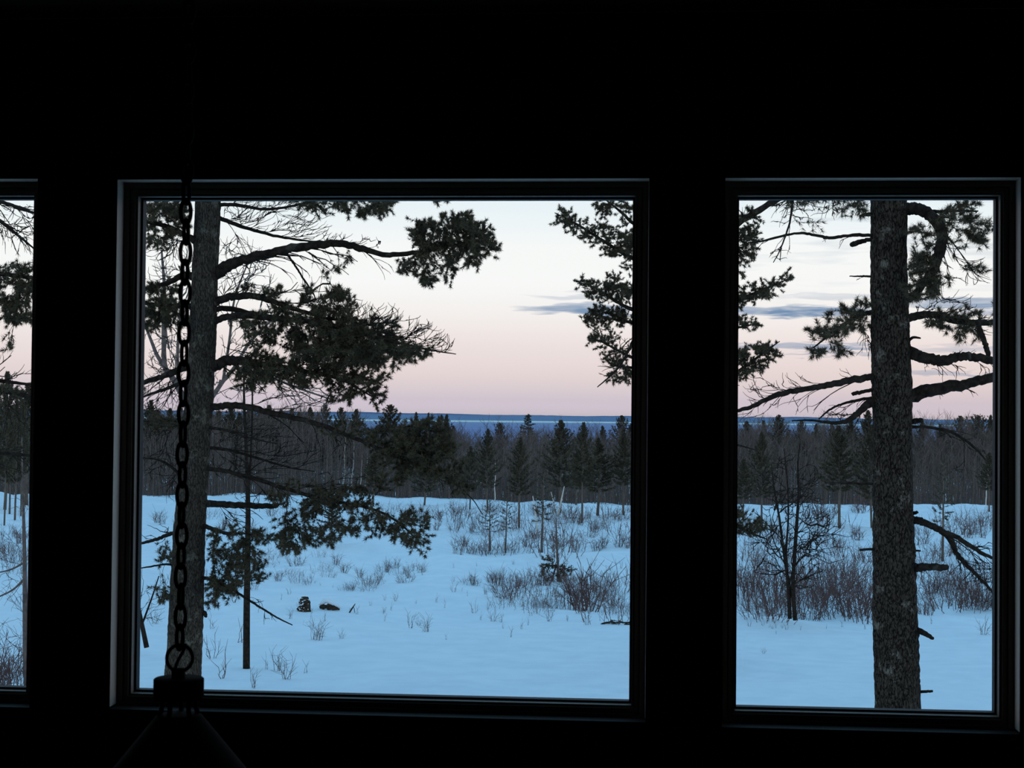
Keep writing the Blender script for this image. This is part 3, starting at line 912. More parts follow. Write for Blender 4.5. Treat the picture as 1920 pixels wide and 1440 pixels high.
def right_pine():
    d = 16.0
    foot = at(1688, 1590, d)
    t = thing('pine_tree', 'thick rough-barked pine with broken dead branches, in the right window', 'tree', foot)
    trunk(t, d, [(1690, 1640, 104), (1688, 1590, 98), (1683, 1320, 84), (1680, 1200, 82), (1677, 1100, 80), (1675, 1000, 76), (1673.5, 900, 74), (1673, 800, 74), (1671, 700, 74), (1669, 600, 71), (1667, 500, 68), (1666, 400, 67), (1664, 250, 63), (1660, 0, 56), (1654, -400, 42), (1648, -800, 26), (1645, -1050, 4)], flare=.1, rough=.085, sc=.05, rows=620, sides=80)
    kw = dict(ln=.068, nw=.0055, tuft_n=12, twr=.0028)
    B = lambda path, **k2: bough(t, d, path, **{**kw, **k2})
    # left side
    B([(1642, 441, 3.6), (1610, 441, 3.2), (1580, 443, 3), (1555, 446, 2.8), (1530, 441, 2.6), (1500, 437, 2.4), (1465, 443, 2.2), (1430, 452, 1.8), (1405, 455, 1.2), (1390, 460, .8)], dd=-.4, fans=[(1412, 470, 16, 16, 6, -.5), (1545, 455, 6, 6, 2, -.6), (1572, 462, 4, 12, 2, -1)], knob=.12)
    B([(1640, 447, 3.5), (1622, 451, 4), (1605, 456, 5), (1597, 459, 5)], dd=-.1, name='branch_stub', knob=.12)
    B([(1640, 518, 2.2), (1615, 518, 1.8), (1593, 518, 1)], dd=-.1, fans=[(1605, 523, 6, 4, 2, -.3)], name='branch_stub')
    B([(1640, 402, 4), (1622, 402, 3.6), (1612, 405, 2)], dd=-.1, name='branch_stub')
    B([(1640, 585, 5), (1615, 590, 4), (1585, 606, 3.2), (1555, 628, 2.4), (1525, 652, 1.4)], dd=.5, clumps=[(1590, 600, 44, 26, 70, .1), (1560, 630, 34, 22, 46), (1530, 655, 16, 14, 18, -.2), (1615, 582, 22, 16, 26, .4), (1535, 625, 16, 8, 12, .1), (1582, 655, 14, 18, 12, -.5)], fans=[(1620, 655, 18, 24, 14, -.6)], k=5)
    B([(1642, 706, 7), (1615, 710, 6.5), (1580, 716, 6), (1540, 724, 5.5), (1500, 731, 5.2), (1465, 738, 5), (1435, 750, 4.5), (1405, 764, 4), (1370, 772, 3)], dd=-.8, fans=[(1425, 715, 36, 26, 22, 1.2), (1480, 708, 26, 18, 12, 1.3), (1410, 740, 24, 20, 14, .6), (1470, 765, 40, 22, 14, -.8), (1510, 770, 20, 16, 6, -.9), (1580, 697, 14, 12, 4, 1.3), (1400, 785, 30, 14, 8, -.8)], knob=.15, twr=.0026)
    B([(1642, 730, 3.5), (1615, 735, 3.5), (1597, 739, 3.4)], dd=-.1, name='branch_stub', knob=.12)
    B([(1644, 750, 8), (1625, 760, 8), (1608, 775, 6.5), (1592, 787, 5), (1570, 793, 3.6), (1545, 791, 2.6), (1515, 788, 2), (1485, 789, 1.2)], dd=-.5, fans=[(1560, 780, 40, 14, 14, .1), (1600, 800, 16, 14, 6, -.8)], knob=.13)
    B([(1642, 745, 3), (1610, 750, 2.8), (1578, 758, 2.4), (1556, 768, 2), (1535, 786, 1.2)], dd=.2, fans=[(1560, 772, 26, 12, 10, -.3), (1605, 758, 5, 14, 3, -.9)], knob=.12)
    B([(1645, 908, 2.6), (1620, 907, 2.4), (1590, 906, 1.8), (1560, 905, 1.1)], dd=.1, fans=[(1580, 900, 20, 8, 5)], name='branch_stub')
    B([(1646, 1029, 2.5), (1628, 1030, 2.5), (1612, 1031, 2.3)], dd=-.1, name='branch_stub')
    # twigs hanging in from above
    B([(1640, 300, 6), (1580, 310, 4.5), (1520, 335, 3.4), (1490, 365, 2.4), (1480, 420, 1.8), (1462, 470, 1.2), (1450, 492, .8)], dd=-.8, clumps=[(1525, 424, 8, 8, 5, -.2), (1586, 402, 10, 8, 7, -.2), (1478, 388, 12, 10, 8), (1600, 385, 34, 12, 24, -.2), (1535, 378, 40, 10, 22, -.2), (1620, 395, 16, 14, 16, -.3)],
      fans=[(1465, 480, 24, 16, 12, -.9), (1500, 400, 40, 26, 26, -.6), (1450, 405, 34, 26, 20, -.7), (1560, 400, 46, 18, 18, -.5)], k=3)
    # right side
    B([(1692, 394, 11), (1715, 391, 11), (1738, 398, 11), (1757, 418, 11), (1766, 445, 10.5), (1760, 478, 10), (1748, 508, 9), (1728, 536, 8), (1706, 562, 6)], dd=-.9, clumps=[(1740, 470, 34, 60, 90, 0), (1790, 425, 44, 34, 60, .1), (1820, 455, 36, 18, 36, .1), (1730, 540, 30, 24, 50, -.2), (1800, 395, 34, 18, 30, .1), (1840, 425, 20, 14, 16), (1830, 500, 24, 10, 12), (1760, 540, 26, 20, 30, -.1), (1720, 500, 16, 40, 40)],
      fans=[(1800, 480, 50, 26, 30, .2), (1820, 525, 40, 14, 24, .2), (1790, 555, 40, 16, 20, .7)], k=5, knob=.12)
    B([(1720, 396, 3), (1760, 397, 3), (1800, 395, 2.4), (1834, 396, 1.4)], dd=-.5, fans=[(1825, 402, 10, 6, 4)], knob=.12)
    B([(1695, 600, 8), (1715, 594, 7.5), (1740, 589, 7), (1765, 594, 7), (1795, 602, 6.5), (1830, 605, 6), (1862, 604, 5.5), (1910, 606, 4), (1960, 612, 2)], dd=.6, clumps=[(1800, 590, 34, 16, 44, .2), (1825, 625, 30, 20, 40, -.2), (1760, 610, 30, 12, 26, -.2), (1880, 600, 40, 26, 40)], fans=[(1840, 590, 26, 14, 16, .9), (1740, 575, 30, 16, 16, .5), (1790, 565, 50, 14, 20, .7)], k=5)
    B([(1834, 606, 5), (1842, 630, 5), (1850, 655, 5), (1856, 682, 4)], dd=.1, fans=[(1850, 620, 16, 14, 8, .5)])
    B([(1698, 660, 12), (1716, 664, 11), (1740, 672, 10), (1772, 676, 9), (1800, 668, 8), (1830, 670, 8), (1862, 677, 7.5), (1910, 690, 5), (1950, 710, 2)], dd=-.6, fans=[(1780, 700, 40, 18, 12, -.9), (1740, 690, 14, 8, 4, -.8), (1810, 660, 30, 8, 8, .6), (1850, 700, 20, 16, 8, -.7)], knob=.13)
    B([(1700, 640, 3), (1712, 633, 2.6), (1726, 634, 1.6)], dd=-.2, name='branch_stub')
    B([(1692, 748, 16), (1712, 740, 13), (1740, 734, 12), (1790, 724, 10.5), (1830, 716, 9), (1862, 708, 8.5), (1920, 694, 6), (1980, 690, 3)], dd=.3, fans=[(1820, 740, 20, 8, 5, -.6), (1760, 746, 10, 6, 3, -.8)], knob=.12)
    B([(1704, 792, 5), (1718, 789, 5), (1730, 788, 4.5)], dd=-.1, name='branch_stub')
    B([(1704, 800, 3.5), (1735, 801, 3), (1775, 807, 3), (1805, 822, 2.8), (1830, 842, 2.2), (1848, 862, 1.4)], dd=-.3, fans=[(1790, 820, 40, 10, 14, -.2), (1835, 850, 16, 16, 8, -.4), (1790, 880, 30, 10, 6)], knob=.12)
    B([(1704, 975, 8), (1722, 976, 7), (1745, 985, 6.5), (1770, 998, 6), (1795, 1008, 5), (1825, 1028, 4), (1860, 1046, 3), (1900, 1060, 1.5)], dd=-.6, fans=[(1840, 1035, 34, 22, 26, -.1), (1845, 1075, 30, 24, 18, -.5), (1738, 1010, 6, 22, 3, -.9)], knob=.12, twr=.003)
    B([(1772, 1000, 5), (1785, 1018, 5), (1795, 1040, 4.6), (1815, 1062, 4), (1838, 1085, 3), (1862, 1112, 2), (1880, 1140, 1)], dd=-.4, fans=[(1835, 1090, 34, 26, 30, -.5), (1800, 1075, 18, 26, 12, -.8), (1860, 1060, 30, 14, 12, -.2), (1850, 1130, 20, 18, 10, -.7)], knob=.12, twr=.003)
    B([(1705, 1031, 2.2), (1715, 1032, 2), (1726, 1033, 1.5)], dd=-.1, name='branch_stub')
    B([(1706, 962, 3.5), (1714, 962, 3.5), (1721, 960, 2.5)], dd=-.1, name='branch_stub')
    B([(1704, 1068, 10), (1722, 1064, 7.5), (1745, 1063, 6.5), (1765, 1064, 6), (1776, 1063, 5)], dd=-.5, name='branch_stub', knob=.12)
    B([(1708, 1178, 7), (1724, 1183, 6), (1738, 1190, 4.5), (1749, 1197, 3)], dd=-.3, name='branch_stub', knob=.12)
    B([(1712, 1297, 3), (1728, 1297, 2.8), (1748, 1296, 2.3)], dd=-.2, name='branch_stub', knob=.12)


right_pine()


def middle_pine():
    d = 30.0
    foot = at(1286, 1300, d)
    t = thing('pine_tree', 'pine hidden by the post, boughs showing in both windows beside it', 'tree', foot)
    trunk(t, d, [(1280, 1330, 62), (1282, 1240, 58), (1285, 1000, 52), (1288, 700, 44), (1290, 400, 36), (1292, 100, 26), (1294, -200, 12), (1295, -360, 3)], sides=40, rows=220)
    kw = dict(ln=.068, nw=.011, tuft_n=10, twr=.005, k=6, dens=1.6)
    B = lambda path, **k2: bough(t, d, path, **{**kw, **k2})
    # towards the middle window
    B([(1286, 530, 6), (1240, 512, 5), (1190, 487, 4), (1150, 464, 3), (1110, 438, 2.4), (1070, 414, 1.6), (1040, 399, .8)], dd=-.5, clumps=[(1160, 460, 34, 20, 50, .5), (1120, 440, 36, 17, 56, .5), (1085, 420, 30, 15, 40, .5), (1055, 408, 20, 12, 22, .5), (1190, 470, 30, 24, 40, .4), (1140, 470, 24, 10, 14), (1230, 500, 30, 20, 30)])
    B([(1288, 470, 6), (1240, 450, 5), (1195, 425, 3.6), (1165, 398, 2.4), (1140, 378, 1.4), (1120, 362, .8)], dd=.5, clumps=[(1160, 395, 34, 24, 50, .5), (1175, 435, 16, 34, 36, .4), (1130, 380, 18, 12, 16, .5), (1215, 430, 30, 26, 40), (1180, 505, 8, 10, 6)])
    B([(1285, 600, 6), (1235, 596, 5), (1190, 583, 4), (1150, 562, 3), (1115, 540, 2), (1080, 527, .8)], dd=-.4, clumps=[(1145, 550, 44, 20, 90, .4), (1170, 545, 22, 20, 40, .4), (1110, 538, 24, 12, 26, .4), (1150, 520, 20, 6, 10, .5), (1085, 528, 9, 5, 6), (1215, 575, 30, 24, 36)])
    B([(1285, 622, 5), (1230, 614, 4), (1190, 606, 3.2), (1150, 598, 2.4), (1110, 590, 1.2)], dd=.4, clumps=[(1140, 590, 40, 17, 74, .3), (1175, 595, 20, 16, 36, .3), (1105, 596, 14, 9, 14)])
    B([(1284, 680, 5), (1230, 676, 4), (1190, 672, 3), (1160, 658, 2.2), (1130, 642, 1.6), (1102, 632, .8)], dd=-.3, clumps=[(1130, 635, 28, 14, 20, .4), (1150, 650, 26, 12, 16, .3), (1108, 634, 12, 7, 8), (1120, 618, 16, 8, 8, .4)], fans=[(1170, 640, 16, 16, 8, .3)])
    B([(1284, 720, 5), (1230, 700, 4), (1195, 690, 3), (1165, 688, 2), (1140, 680, 1)], dd=.3, clumps=[(1165, 690, 24, 22, 40), (1150, 665, 18, 12, 16, .3), (1170, 710, 22, 12, 22, -.2)])
    B([(1284, 590, 5), (1240, 600, 4), (1195, 628, 3), (1180, 655, 2.6), (1165, 682, 2.2), (1145, 704, 1.6), (1120, 726, .9)], dd=-.6, fans=[(1140, 695, 26, 14, 14, -.2), (1175, 660, 14, 20, 8, -.2)])
    # towards the right window
    B([(1290, 470, 7), (1335, 450, 6.5), (1385, 418, 6), (1420, 396, 6), (1455, 376, 5), (1500, 352, 3), (1540, 330, 1.5)], dd=-.6, clumps=[(1400, 425, 24, 30, 60, -.1), (1395, 470, 18, 26, 46, -.2), (1360, 450, 26, 34, 40), (1410, 460, 12, 16, 14), (1390, 510, 6, 8, 5), (1405, 395, 14, 14, 12)], fans=[(1395, 395, 20, 14, 12), (1400, 480, 16, 18, 10, -.5)])
    B([(1288, 600, 6), (1330, 585, 5), (1375, 566, 4), (1410, 552, 3), (1445, 537, 2), (1488, 519, .8)], dd=.4, clumps=[(1410, 550, 34, 15, 60, .4), (1445, 540, 28, 14, 40, .4), (1475, 526, 16, 8, 16, .4), (1380, 560, 20, 18, 26, .3), (1340, 570, 30, 22, 30)])
    B([(1288, 640, 4), (1335, 628, 3), (1375, 616, 2.4), (1415, 608, 1)], dd=-.3, clumps=[(1398, 610, 20, 9, 24, .3), (1386, 603, 10, 8, 8)])
    B([(1288, 745, 6), (1330, 728, 5), (1375, 702, 4), (1410, 678, 2.6), (1440, 655, 1.6), (1462, 640, .8)], dd=-.4, clumps=[(1410, 672, 36, 22, 90, .3), (1440, 655, 22, 14, 36, .4), (1395, 695, 18, 14, 30, .1), (1350, 705, 36, 24, 40), (1390, 670, 14, 12, 16)], fans=[(1395, 715, 18, 10, 8, -.4)])
    B([(1285, 960, 5), (1330, 968, 4), (1375, 984, 3), (1410, 1000, 2), (1440, 1012, 1)], dd=-.4, clumps=[(1405, 985, 26, 18, 44), (1385, 970, 16, 14, 20), (1425, 990, 14, 10, 14), (1340, 980, 30, 20, 30)])
    B([(1285, 820, 5), (1330, 826, 3.5), (1385, 835, 2), (1420, 845, 1)], dd=.6, clumps=[(1330, 830, 44, 20, 50)])


middle_pine()


def edge_pine():
    d = 20.0
    foot = at(-190, 1360, d)
    t = thing('pine_tree', 'pine whose boughs reach across the narrow left window', 'tree', foot)
    trunk(t, d, [(-194, 1440, 80), (-190, 1360, 72), (-180, 1000, 62), (-170, 700, 54), (-160, 400, 46), (-150, 0, 34), (-140, -500, 8)], sides=40, rows=200)
    B = lambda path, **k2: bough(t, d, path, **k2)
    B([(-165, 330, 6), (-90, 352, 5), (-20, 374, 4), (15, 382, 3.4), (40, 392, 2.8), (66, 400, 2), (110, 420, 1)], dd=-.4, fans=[(40, 400, 50, 18, 40, .3), (40, 430, 44, 24, 26, -.1), (100, 400, 40, 20, 20)], twr=.0035)
    B([(-165, 395, 6), (-80, 395, 5), (-10, 410, 4), (20, 430, 3), (45, 450, 2.2), (66, 468, 1.4), (90, 485, .8)], dd=.4, fans=[(35, 430, 40, 24, 44, .1), (45, 465, 26, 22, 26, -.4), (10, 445, 20, 34, 18, -.6)], twr=.0035)
    B([(-168, 520, 7), (-80, 512, 6), (-10, 513, 5), (30, 517, 4), (66, 522, 3.4), (110, 530, 2)], dd=-.5, clumps=[(20, 550, 50, 36, 140, -.1), (60, 545, 26, 34, 60), (15, 600, 30, 20, 46, -.3), (50, 585, 24, 20, 30, -.3), (30, 500, 34, 12, 26, .5), (20, 645, 14, 7, 9), (55, 495, 12, 12, 12, .4), (110, 550, 40, 30, 60), (-50, 560, 50, 40, 60)], fans=[(20, 510, 36, 16, 16, .6)], k=6)
    B([(-172, 720, 6), (-80, 712, 5), (-5, 714, 4), (30, 718, 3), (66, 722, 2), (100, 724, 1)], dd=.3, fans=[(35, 695, 30, 16, 12, .7), (10, 660, 20, 10, 5, .4)], clumps=[(100, 720, 20, 16, 12)])
    B([(-172, 735, 8), (-80, 728, 7), (-5, 730, 6), (30, 738, 5), (66, 746, 4), (120, 760, 2)], dd=-.4, clumps=[(20, 735, 34, 8, 20), (90, 755, 30, 16, 24)], fans=[(30, 760, 34, 20, 16, -.4), (20, 800, 40, 30, 20, -.4)])
    B([(-175, 848, 5), (-80, 846, 4.5), (0, 849, 4), (40, 853, 3), (80, 856, 1.5)], dd=.3, fans=[(35, 845, 34, 10, 14, .2), (30, 880, 34, 26, 18, -.5)])


edge_pine()


def bare_custom(name, label, d, stems, crowns, m='twig_bare', twr=.005, sides=6, group=None, cat='tree', n=6):
    """leafless tree: stems (list of paths px,py,radius px), crowns (cx, cy, rx, ry, count, upcurl, depth spread m)"""
    s0 = stems[0][0]
    root = thing(name, label, cat, at(s0[0], s0[1], d), group)
    nodes, dirs = [], []
    for i, st in enumerate(stems):
        q = spline(np.array(st, float), max(8, len(st) * 6))
        P = np.array([at(x, y, d + .05 * i) for x, y, r in q])
        mb = MB()
        mb.tubes(P, np.maximum(q[:, 2], .3) * d / F, 10, True)
        obj('trunk' if i == 0 else 'stem', mb, m, root)
        nodes.append(P[len(P) // 5:] if i == 0 else P)
        dirs.append(unit(np.gradient(P, axis=0))[len(P) // 5:] if i == 0 else unit(np.gradient(P, axis=0)))
    nodes, dirs = np.concatenate(nodes), np.concatenate(dirs)
    mb = MB()
    for cx, cy, rx, ry, cnt, uc, zs in crowns:
        a, r = rng.uniform(0, 6.283, cnt), np.sqrt(rng.uniform(.02, 1, cnt))
        tgt = np.array([at(x, y, e) for x, y, e in zip(cx + rx * r * np.cos(a), cy + ry * r * np.sin(a), d + rng.normal(size=cnt) * zs)])
        tw = grow(nodes, dirs, tgt, n, uc, .5, .06, 1.25, .95)
        L = np.linalg.norm(tw[:, -1] - tw[:, 0], axis=1)
        mb.tubes(tw, (twr * np.clip(L / .8, .6, 2.2))[:, None] * np.linspace(1.5, .6, n)[None], 3)
    tag(obj('twigs', mb, m, root), kind='stuff')
    return root


bare_custom('bare_tree', 'leafless forked tree partly hidden behind the left pine trunk', 42.0,
            [[(374, 960, 9), (374, 860, 8.5), (372, 800, 8), (366, 770, 7.5)], [(366, 770, 6.5), (345, 745, 6), (322, 706, 5.5), (309, 685, 5), (307, 620, 4.2), (308, 540, 3.4), (303, 470, 2)],
             [(368, 775, 5), (395, 748, 4.6), (418, 715, 4), (440, 688, 3.4), (470, 640, 2.6), (520, 590, 1.6)], [(309, 690, 4), (294, 665, 3.6), (284, 640, 3), (268, 600, 2)],
             [(335, 735, 3.4), (333, 660, 3), (338, 590, 2.4), (345, 500, 1.4)], [(418, 716, 3), (430, 640, 2.6), (440, 560, 2), (470, 480, 1.2)], [(440, 690, 3), (500, 705, 2.6), (560, 728, 2), (630, 752, 1.2)]],
            [(330, 560, 60, 120, 130, .4, 1.0), (460, 560, 80, 110, 110, .4, 1.0), (310, 700, 46, 70, 90, .3, .8), (460, 710, 70, 46, 70, .5, .8), (580, 735, 80, 26, 60, .7, .8), (450, 480, 60, 50, 50, .5, 1)], twr=.011)
bare_custom('bare_sapling', 'straight thin bare sapling right of the left pine', 28.6,
            [[(462, 1258, 6.6), (462.5, 1150, 6.2), (464, 1050, 5.6), (465, 950, 4.6), (462, 850, 3.4), (458, 760, 2.4), (457, 690, 1.2)], [(464, 960, 2.6), (470, 860, 2.2), (473, 770, 1.8), (473, 700, 1)]],
            [(462, 860, 40, 90, 36, .3, .4), (465, 720, 26, 40, 18, .6, .3), (478, 1130, 26, 26, 6, -.5, .2), (440, 1010, 30, 40, 12, .3, .3)], twr=.006, m='limb')
bare_custom('bare_tree', 'bare multi-stemmed tree with fine round crown left of the thick pine', 37.0,
            [[(1491, 1163, 4.2), (1487, 1100, 4), (1490, 1040, 3.6), (1494, 980, 3.2), (1497, 930, 2.4), (1496, 870, 1.6), (1500, 830, .9)], [(1481, 1160, 3.8), (1477, 1090, 3.2), (1469, 1030, 2.6), (1461, 970, 2.2), (1452, 920, 1.6), (1446, 870, .9)],
             [(1484, 1120, 2.4), (1474, 1050, 2), (1478, 970, 1.7), (1476, 900, 1.3), (1470, 840, .8)]],
            [(1490, 980, 75, 70, 210, .55, .8), (1480, 900, 60, 50, 150, .7, .8), (1490, 1060, 80, 46, 110, .4, .8), (1425, 1000, 34, 50, 40, .5, .5), (1555, 1010, 44, 50, 50, .5, .6)], twr=.013, m='limb')
bare_custom('bare_tree', 'slender bare tree with drooping twigs at the left window edge', 26.0,
            [[(51, 1300, 6), (48, 1220, 5.4), (47, 1120, 4.6), (46, 1040, 3.8), (44, 960, 2.8), (42, 890, 1.8), (41, 820, 1)], [(46, 1085, 2.2), (25, 1105, 1.8), (0, 1118, 1.4), (-40, 1135, .8)], [(45, 1055, 2), (20, 1068, 1.6), (-10, 1075, 1)]],
            [(20, 1030, 40, 50, 50, -.2, .5), (25, 1110, 40, 40, 50, -.5, .5), (20, 1190, 40, 40, 34, -.3, .5), (70, 1060, 40, 90, 50, -.3, .5), (40, 930, 30, 50, 24, .3, .4)], twr=.0045)
bare_custom('bare_sapling', 'leaning bare sapling at the lower left corner of the middle window', 30.5,
            [[(275, 1214, 5), (268, 1180, 4.4), (258, 1130, 3.6), (245, 1060, 2.4), (240, 1000, 1.2)], [(266, 1172, 2), (285, 1120, 1.6), (298, 1080, 1)]], [(285, 1140, 26, 40, 34, .5, .4), (250, 1090, 30, 50, 30, .5, .4)], twr=.006, m='limb')

# ------------------------------------------------------------------ kinds of far tree and shrub, built once and copied


def pine_proto(seed, h0=.36, w=.2, n=60, k=16, shape=.8, upt=.8, nl=.025, needles=8, top=.55, tr=.0125):
    """unit-high conifer with its foot at the origin: trunk and crown"""
    global rng
    keep, rng = rng, np.random.default_rng(seed)
    root = thing('conifer', 'conifer', 'tree')
    z = np.linspace(0, 1, 14)
    wob = np.stack([np.cumsum(rng.normal(size=14)) * .0022, np.cumsum(rng.normal(size=14)) * .0022, z], -1)
    mb = MB()
    mb.tubes(wob, tr * (1 - z) ** .8 + .0012, 7, True)
    obj('trunk', mb, 'trunk_far', root)
    tz = h0 + (1 - h0) * np.linspace(0, .985, n) ** .95
    t = (tz - h0) / (1 - h0)
    L = w * (1 - t) ** shape * (.45 + .55 * np.minimum(1, t * 3.5)) * rng.uniform(.55, 1.15, n) + .012
    a = np.arange(n) * 2.4 + rng.uniform(-.4, .4, n)
    e = -.15 + t * top * 2 + rng.normal(size=n) * .12
    o = np.stack([np.interp(tz, z, wob[:, 0]), np.interp(tz, z, wob[:, 1]), tz], -1)
    dh = np.stack([np.cos(a), np.sin(a), 0 * a], -1)
    u = np.linspace(0, 1, 6)[None, :, None]
    P = o[:, None] + dh[:, None] * (L * np.cos(e))[:, None, None] * u + np.array([0, 0, 1.0]) * ((L * np.sin(e))[:, None, None] * u + (L * upt * .5)[:, None, None] * u ** 2.4)
    mb = MB()
    mb.tubes(P, (.0026 * np.linspace(1, .4, 6))[None] * (.5 + L / w)[:, None], 3)
    for lo, hi, sc in ((0, .55, 1.0), (.55, .8, .75), (.8, 1.1, .5)):
        sel = P[(t >= lo) & (t < hi)]
        p, dr = along(sel, k, .22)
        p = p + rng.normal(size=p.shape) * np.array([.008, .008, .004]) * sc
        tufts(mb, p, dr + np.array([0, 0, .35 + upt * .3]), nl * sc, needles, .0075 * (.4 + .6 * sc), .5)
    tp = np.stack([np.zeros(10), np.zeros(10), np.linspace(.93, 1.0, 10)], -1) + np.array([wob[-1, 0], wob[-1, 1], 0])
    tufts(mb, tp, np.tile([0, 0, 1.0], (10, 1)), nl * .5, 6, .004, .3)
    tag(obj('crown', mb, 'needles_far', root), kind='stuff')
    rng = keep
    return root


def bare_proto(seed, m='twig_bare', spread=.17, h0=.3, nb=15, tm='trunk_far'):
    global rng
    keep, rng = rng, np.random.default_rng(seed)
    root = thing('bare_tree', 'bare tree', 'tree')
    z = np.linspace(0, 1, 12)
    W = np.stack([np.cumsum(rng.normal(size=12)) * .006, np.cumsum(rng.normal(size=12)) * .006, z], -1)
    mb = MB()
    mb.tubes(W, .0085 * (1 - z) ** .7 + .001, 6)
    obj('trunk', mb, tm, root)
    mb = MB()
    o = W
    def level(P, cnt, lo, ln, up, r):
        p, dr = along(P, cnt, lo)
        a = rng.uniform(0, 6.283, len(p))
        side = unit(np.cross(dr, rng.normal(size=dr.shape)))
        v = unit(dr * .75 + side * .8 + np.array([0, 0, up]))
        l = ln * rng.uniform(.5, 1.2, len(p))
        t = np.linspace(0, 1, 4)[None, :, None]
        Q = p[:, None] + v[:, None] * l[:, None, None] * t + np.array([0, 0, 1.0]) * (l[:, None, None] * .25 * t ** 2) + rng.normal(size=(len(p), 4, 3)) * l[:, None, None] * .03 * (t > 0)
        mb.tubes(Q, np.tile(r * np.linspace(1, .4, 4), (len(p), 1)), 3)
        return Q
    A = level(W[None], nb, h0, spread * 1.5, .25, .0042)
    B_ = level(A, 6, .25, spread * .75, .3, .0024)
    level(B_, 5, .2, spread * .42, .3, .0016)
    level(A, 6, .4, spread * .42, .3, .0016)
    tag(obj('twigs', mb, m, root), kind='stuff')
    rng = keep
    return root


def shrub_proto(seed, stems=18, spread=.42, twigs=4, r=.008, base=.12):
    global rng
    keep, rng = rng, np.random.default_rng(seed)
    mb = MB()
    a = rng.uniform(0, 6.283, stems)
    rad = np.sqrt(rng.uniform(0, 1, stems))
    h = rng.uniform(.3, 1.0, stems) * (1 - .35 * rad)
    dh = np.stack([np.cos(a), np.sin(a), 0 * a], -1)
    t = np.linspace(0, 1, 5)[None, :, None]
    P = dh[:, None] * (base * rad[:, None, None] + (spread * rad * h)[:, None, None] * t ** 1.2) + np.array([0, 0, 1.0]) * (h[:, None, None] * t - .06)
    P = P + np.cumsum(rng.normal(size=P.shape) * .022 * (t > 0), axis=1)
    mb.tubes(P, np.tile(r * np.linspace(1, .45, 5), (stems, 1)), 3)
    p, dr = along(P, twigs, .3)
    v = unit(dr + rng.normal(size=dr.shape) * .6)
    l = rng.uniform(.12, .42, len(p))
    t = np.linspace(0, 1, 3)[None, :, None]
    Q = p[:, None] + v[:, None] * l[:, None, None] * t + np.array([0, 0, .1]) * (l[:, None, None] * t ** 2)
    mb.tubes(Q, np.tile(r * .55 * np.linspace(1, .5, 3), (len(p), 1)), 3)
    rng = keep
    return mb


PINES = [pine_proto(11, .36, .30, 84, 24, 1.05), pine_proto(12, .28, .34, 96, 24, 1.0), pine_proto(13, .42, .26, 70, 24, .9, 1.3, top=.45), pine_proto(14, .30, .24, 84, 22, 1.15, .6)]
ROUND = [pine_proto(15, .55, .24, 80, 20, .5, .7, top=.5)]
SPRUCE = [pine_proto(16, .14, .27, 120, 20, 1.0, .3, .022, 8, .1), pine_proto(17, .40, .30, 34, 11, .7, .3, .028, 7, .3, tr=.021)]
BARES = [bare_proto(21), bare_proto(22, spread=.2), bare_proto(23, spread=.14, h0=.4), bare_proto(24, spread=.18, h0=.2, nb=18), bare_proto(25, spread=.12, h0=.5, nb=12)]
BIRCH = [bare_proto(26, spread=.13, h0=.35, nb=14, tm='birch')]
SHRUB_ME = [shrub_proto(31 + i, *a).mesh('shrub', 'shrub') for i, a in enumerate([(18, .4, 5, .009, .35), (20, .4, 5, .009, .55), (13, .35, 6, .010, .15), (24, .35, 4, .008, .9), (15, .25, 5, .009, .3), (20, .3, 5, .008, .7)])]
WEED_ME = [shrub_proto(51 + i, *a).mesh('dry_weed', 'weed') for i, a in enumerate([(5, .25, 4, .011), (3, .2, 3, .012), (7, .3, 4, .010), (2, .15, 2, .013)])]
PROTOS = PINES + ROUND + SPRUCE + BARES + BIRCH


def far_point(px, d):
    p = at(px, 783, d)
    p[2] = float(ground(p[0], p[1])) - .05
    return p


def plant(proto, px, top, d, wpx, proto_w, label, name, group=None, base=None):
    """stand a copy on the snow so that its tip is seen at (px, top)"""
    if base is not None:
        p, d = hit(px, base)
        d = float(np.dot(p - EYE, FW))
    else:
        p = far_point(px, d)
    h = at(px, top, d)[2] - p[2]
    sx = max(.35 * h, wpx * d / F / (2 * proto_w)) if wpx else h
    c = copy_tree(proto, tuple(p), rng.uniform(0, 6.28), (sx, sx, h), label, group)
    c.name = name
    return c


ORD = ['first', 'second', 'third', 'fourth', 'fifth', 'sixth', 'seventh', 'eighth', 'ninth', 'tenth', 'eleventh', 'twelfth', 'thirteenth', 'fourteenth', 'fifteenth', 'sixteenth', 'seventeenth', 'eighteenth', 'nineteenth', 'twentieth', 'twenty-first', 'twenty-second', 'twenty-third', 'twenty-fourth', 'twenty-fifth', 'twenty-sixth']


def name_between(items, marks, what, tail=''):
    """items: (px, object). Names each by its rank from the left between two landmarks one can find"""
    bins = {}
    for px, o in items:
        k = max(0, min(len(marks) - 2, sum(px >= m[0] for m in marks) - 1))
        bins.setdefault(k, []).append((px, o))
    for k, lst in bins.items():
        lst.sort(key=lambda a: a[0])
        a, b = marks[k][1], marks[k + 1][1]
        for i, (px, o) in enumerate(lst):
            o['label'] = f"{what.replace('@', 'only' if len(lst) == 1 else ORD[i])} between {a} and {b}{tail}"


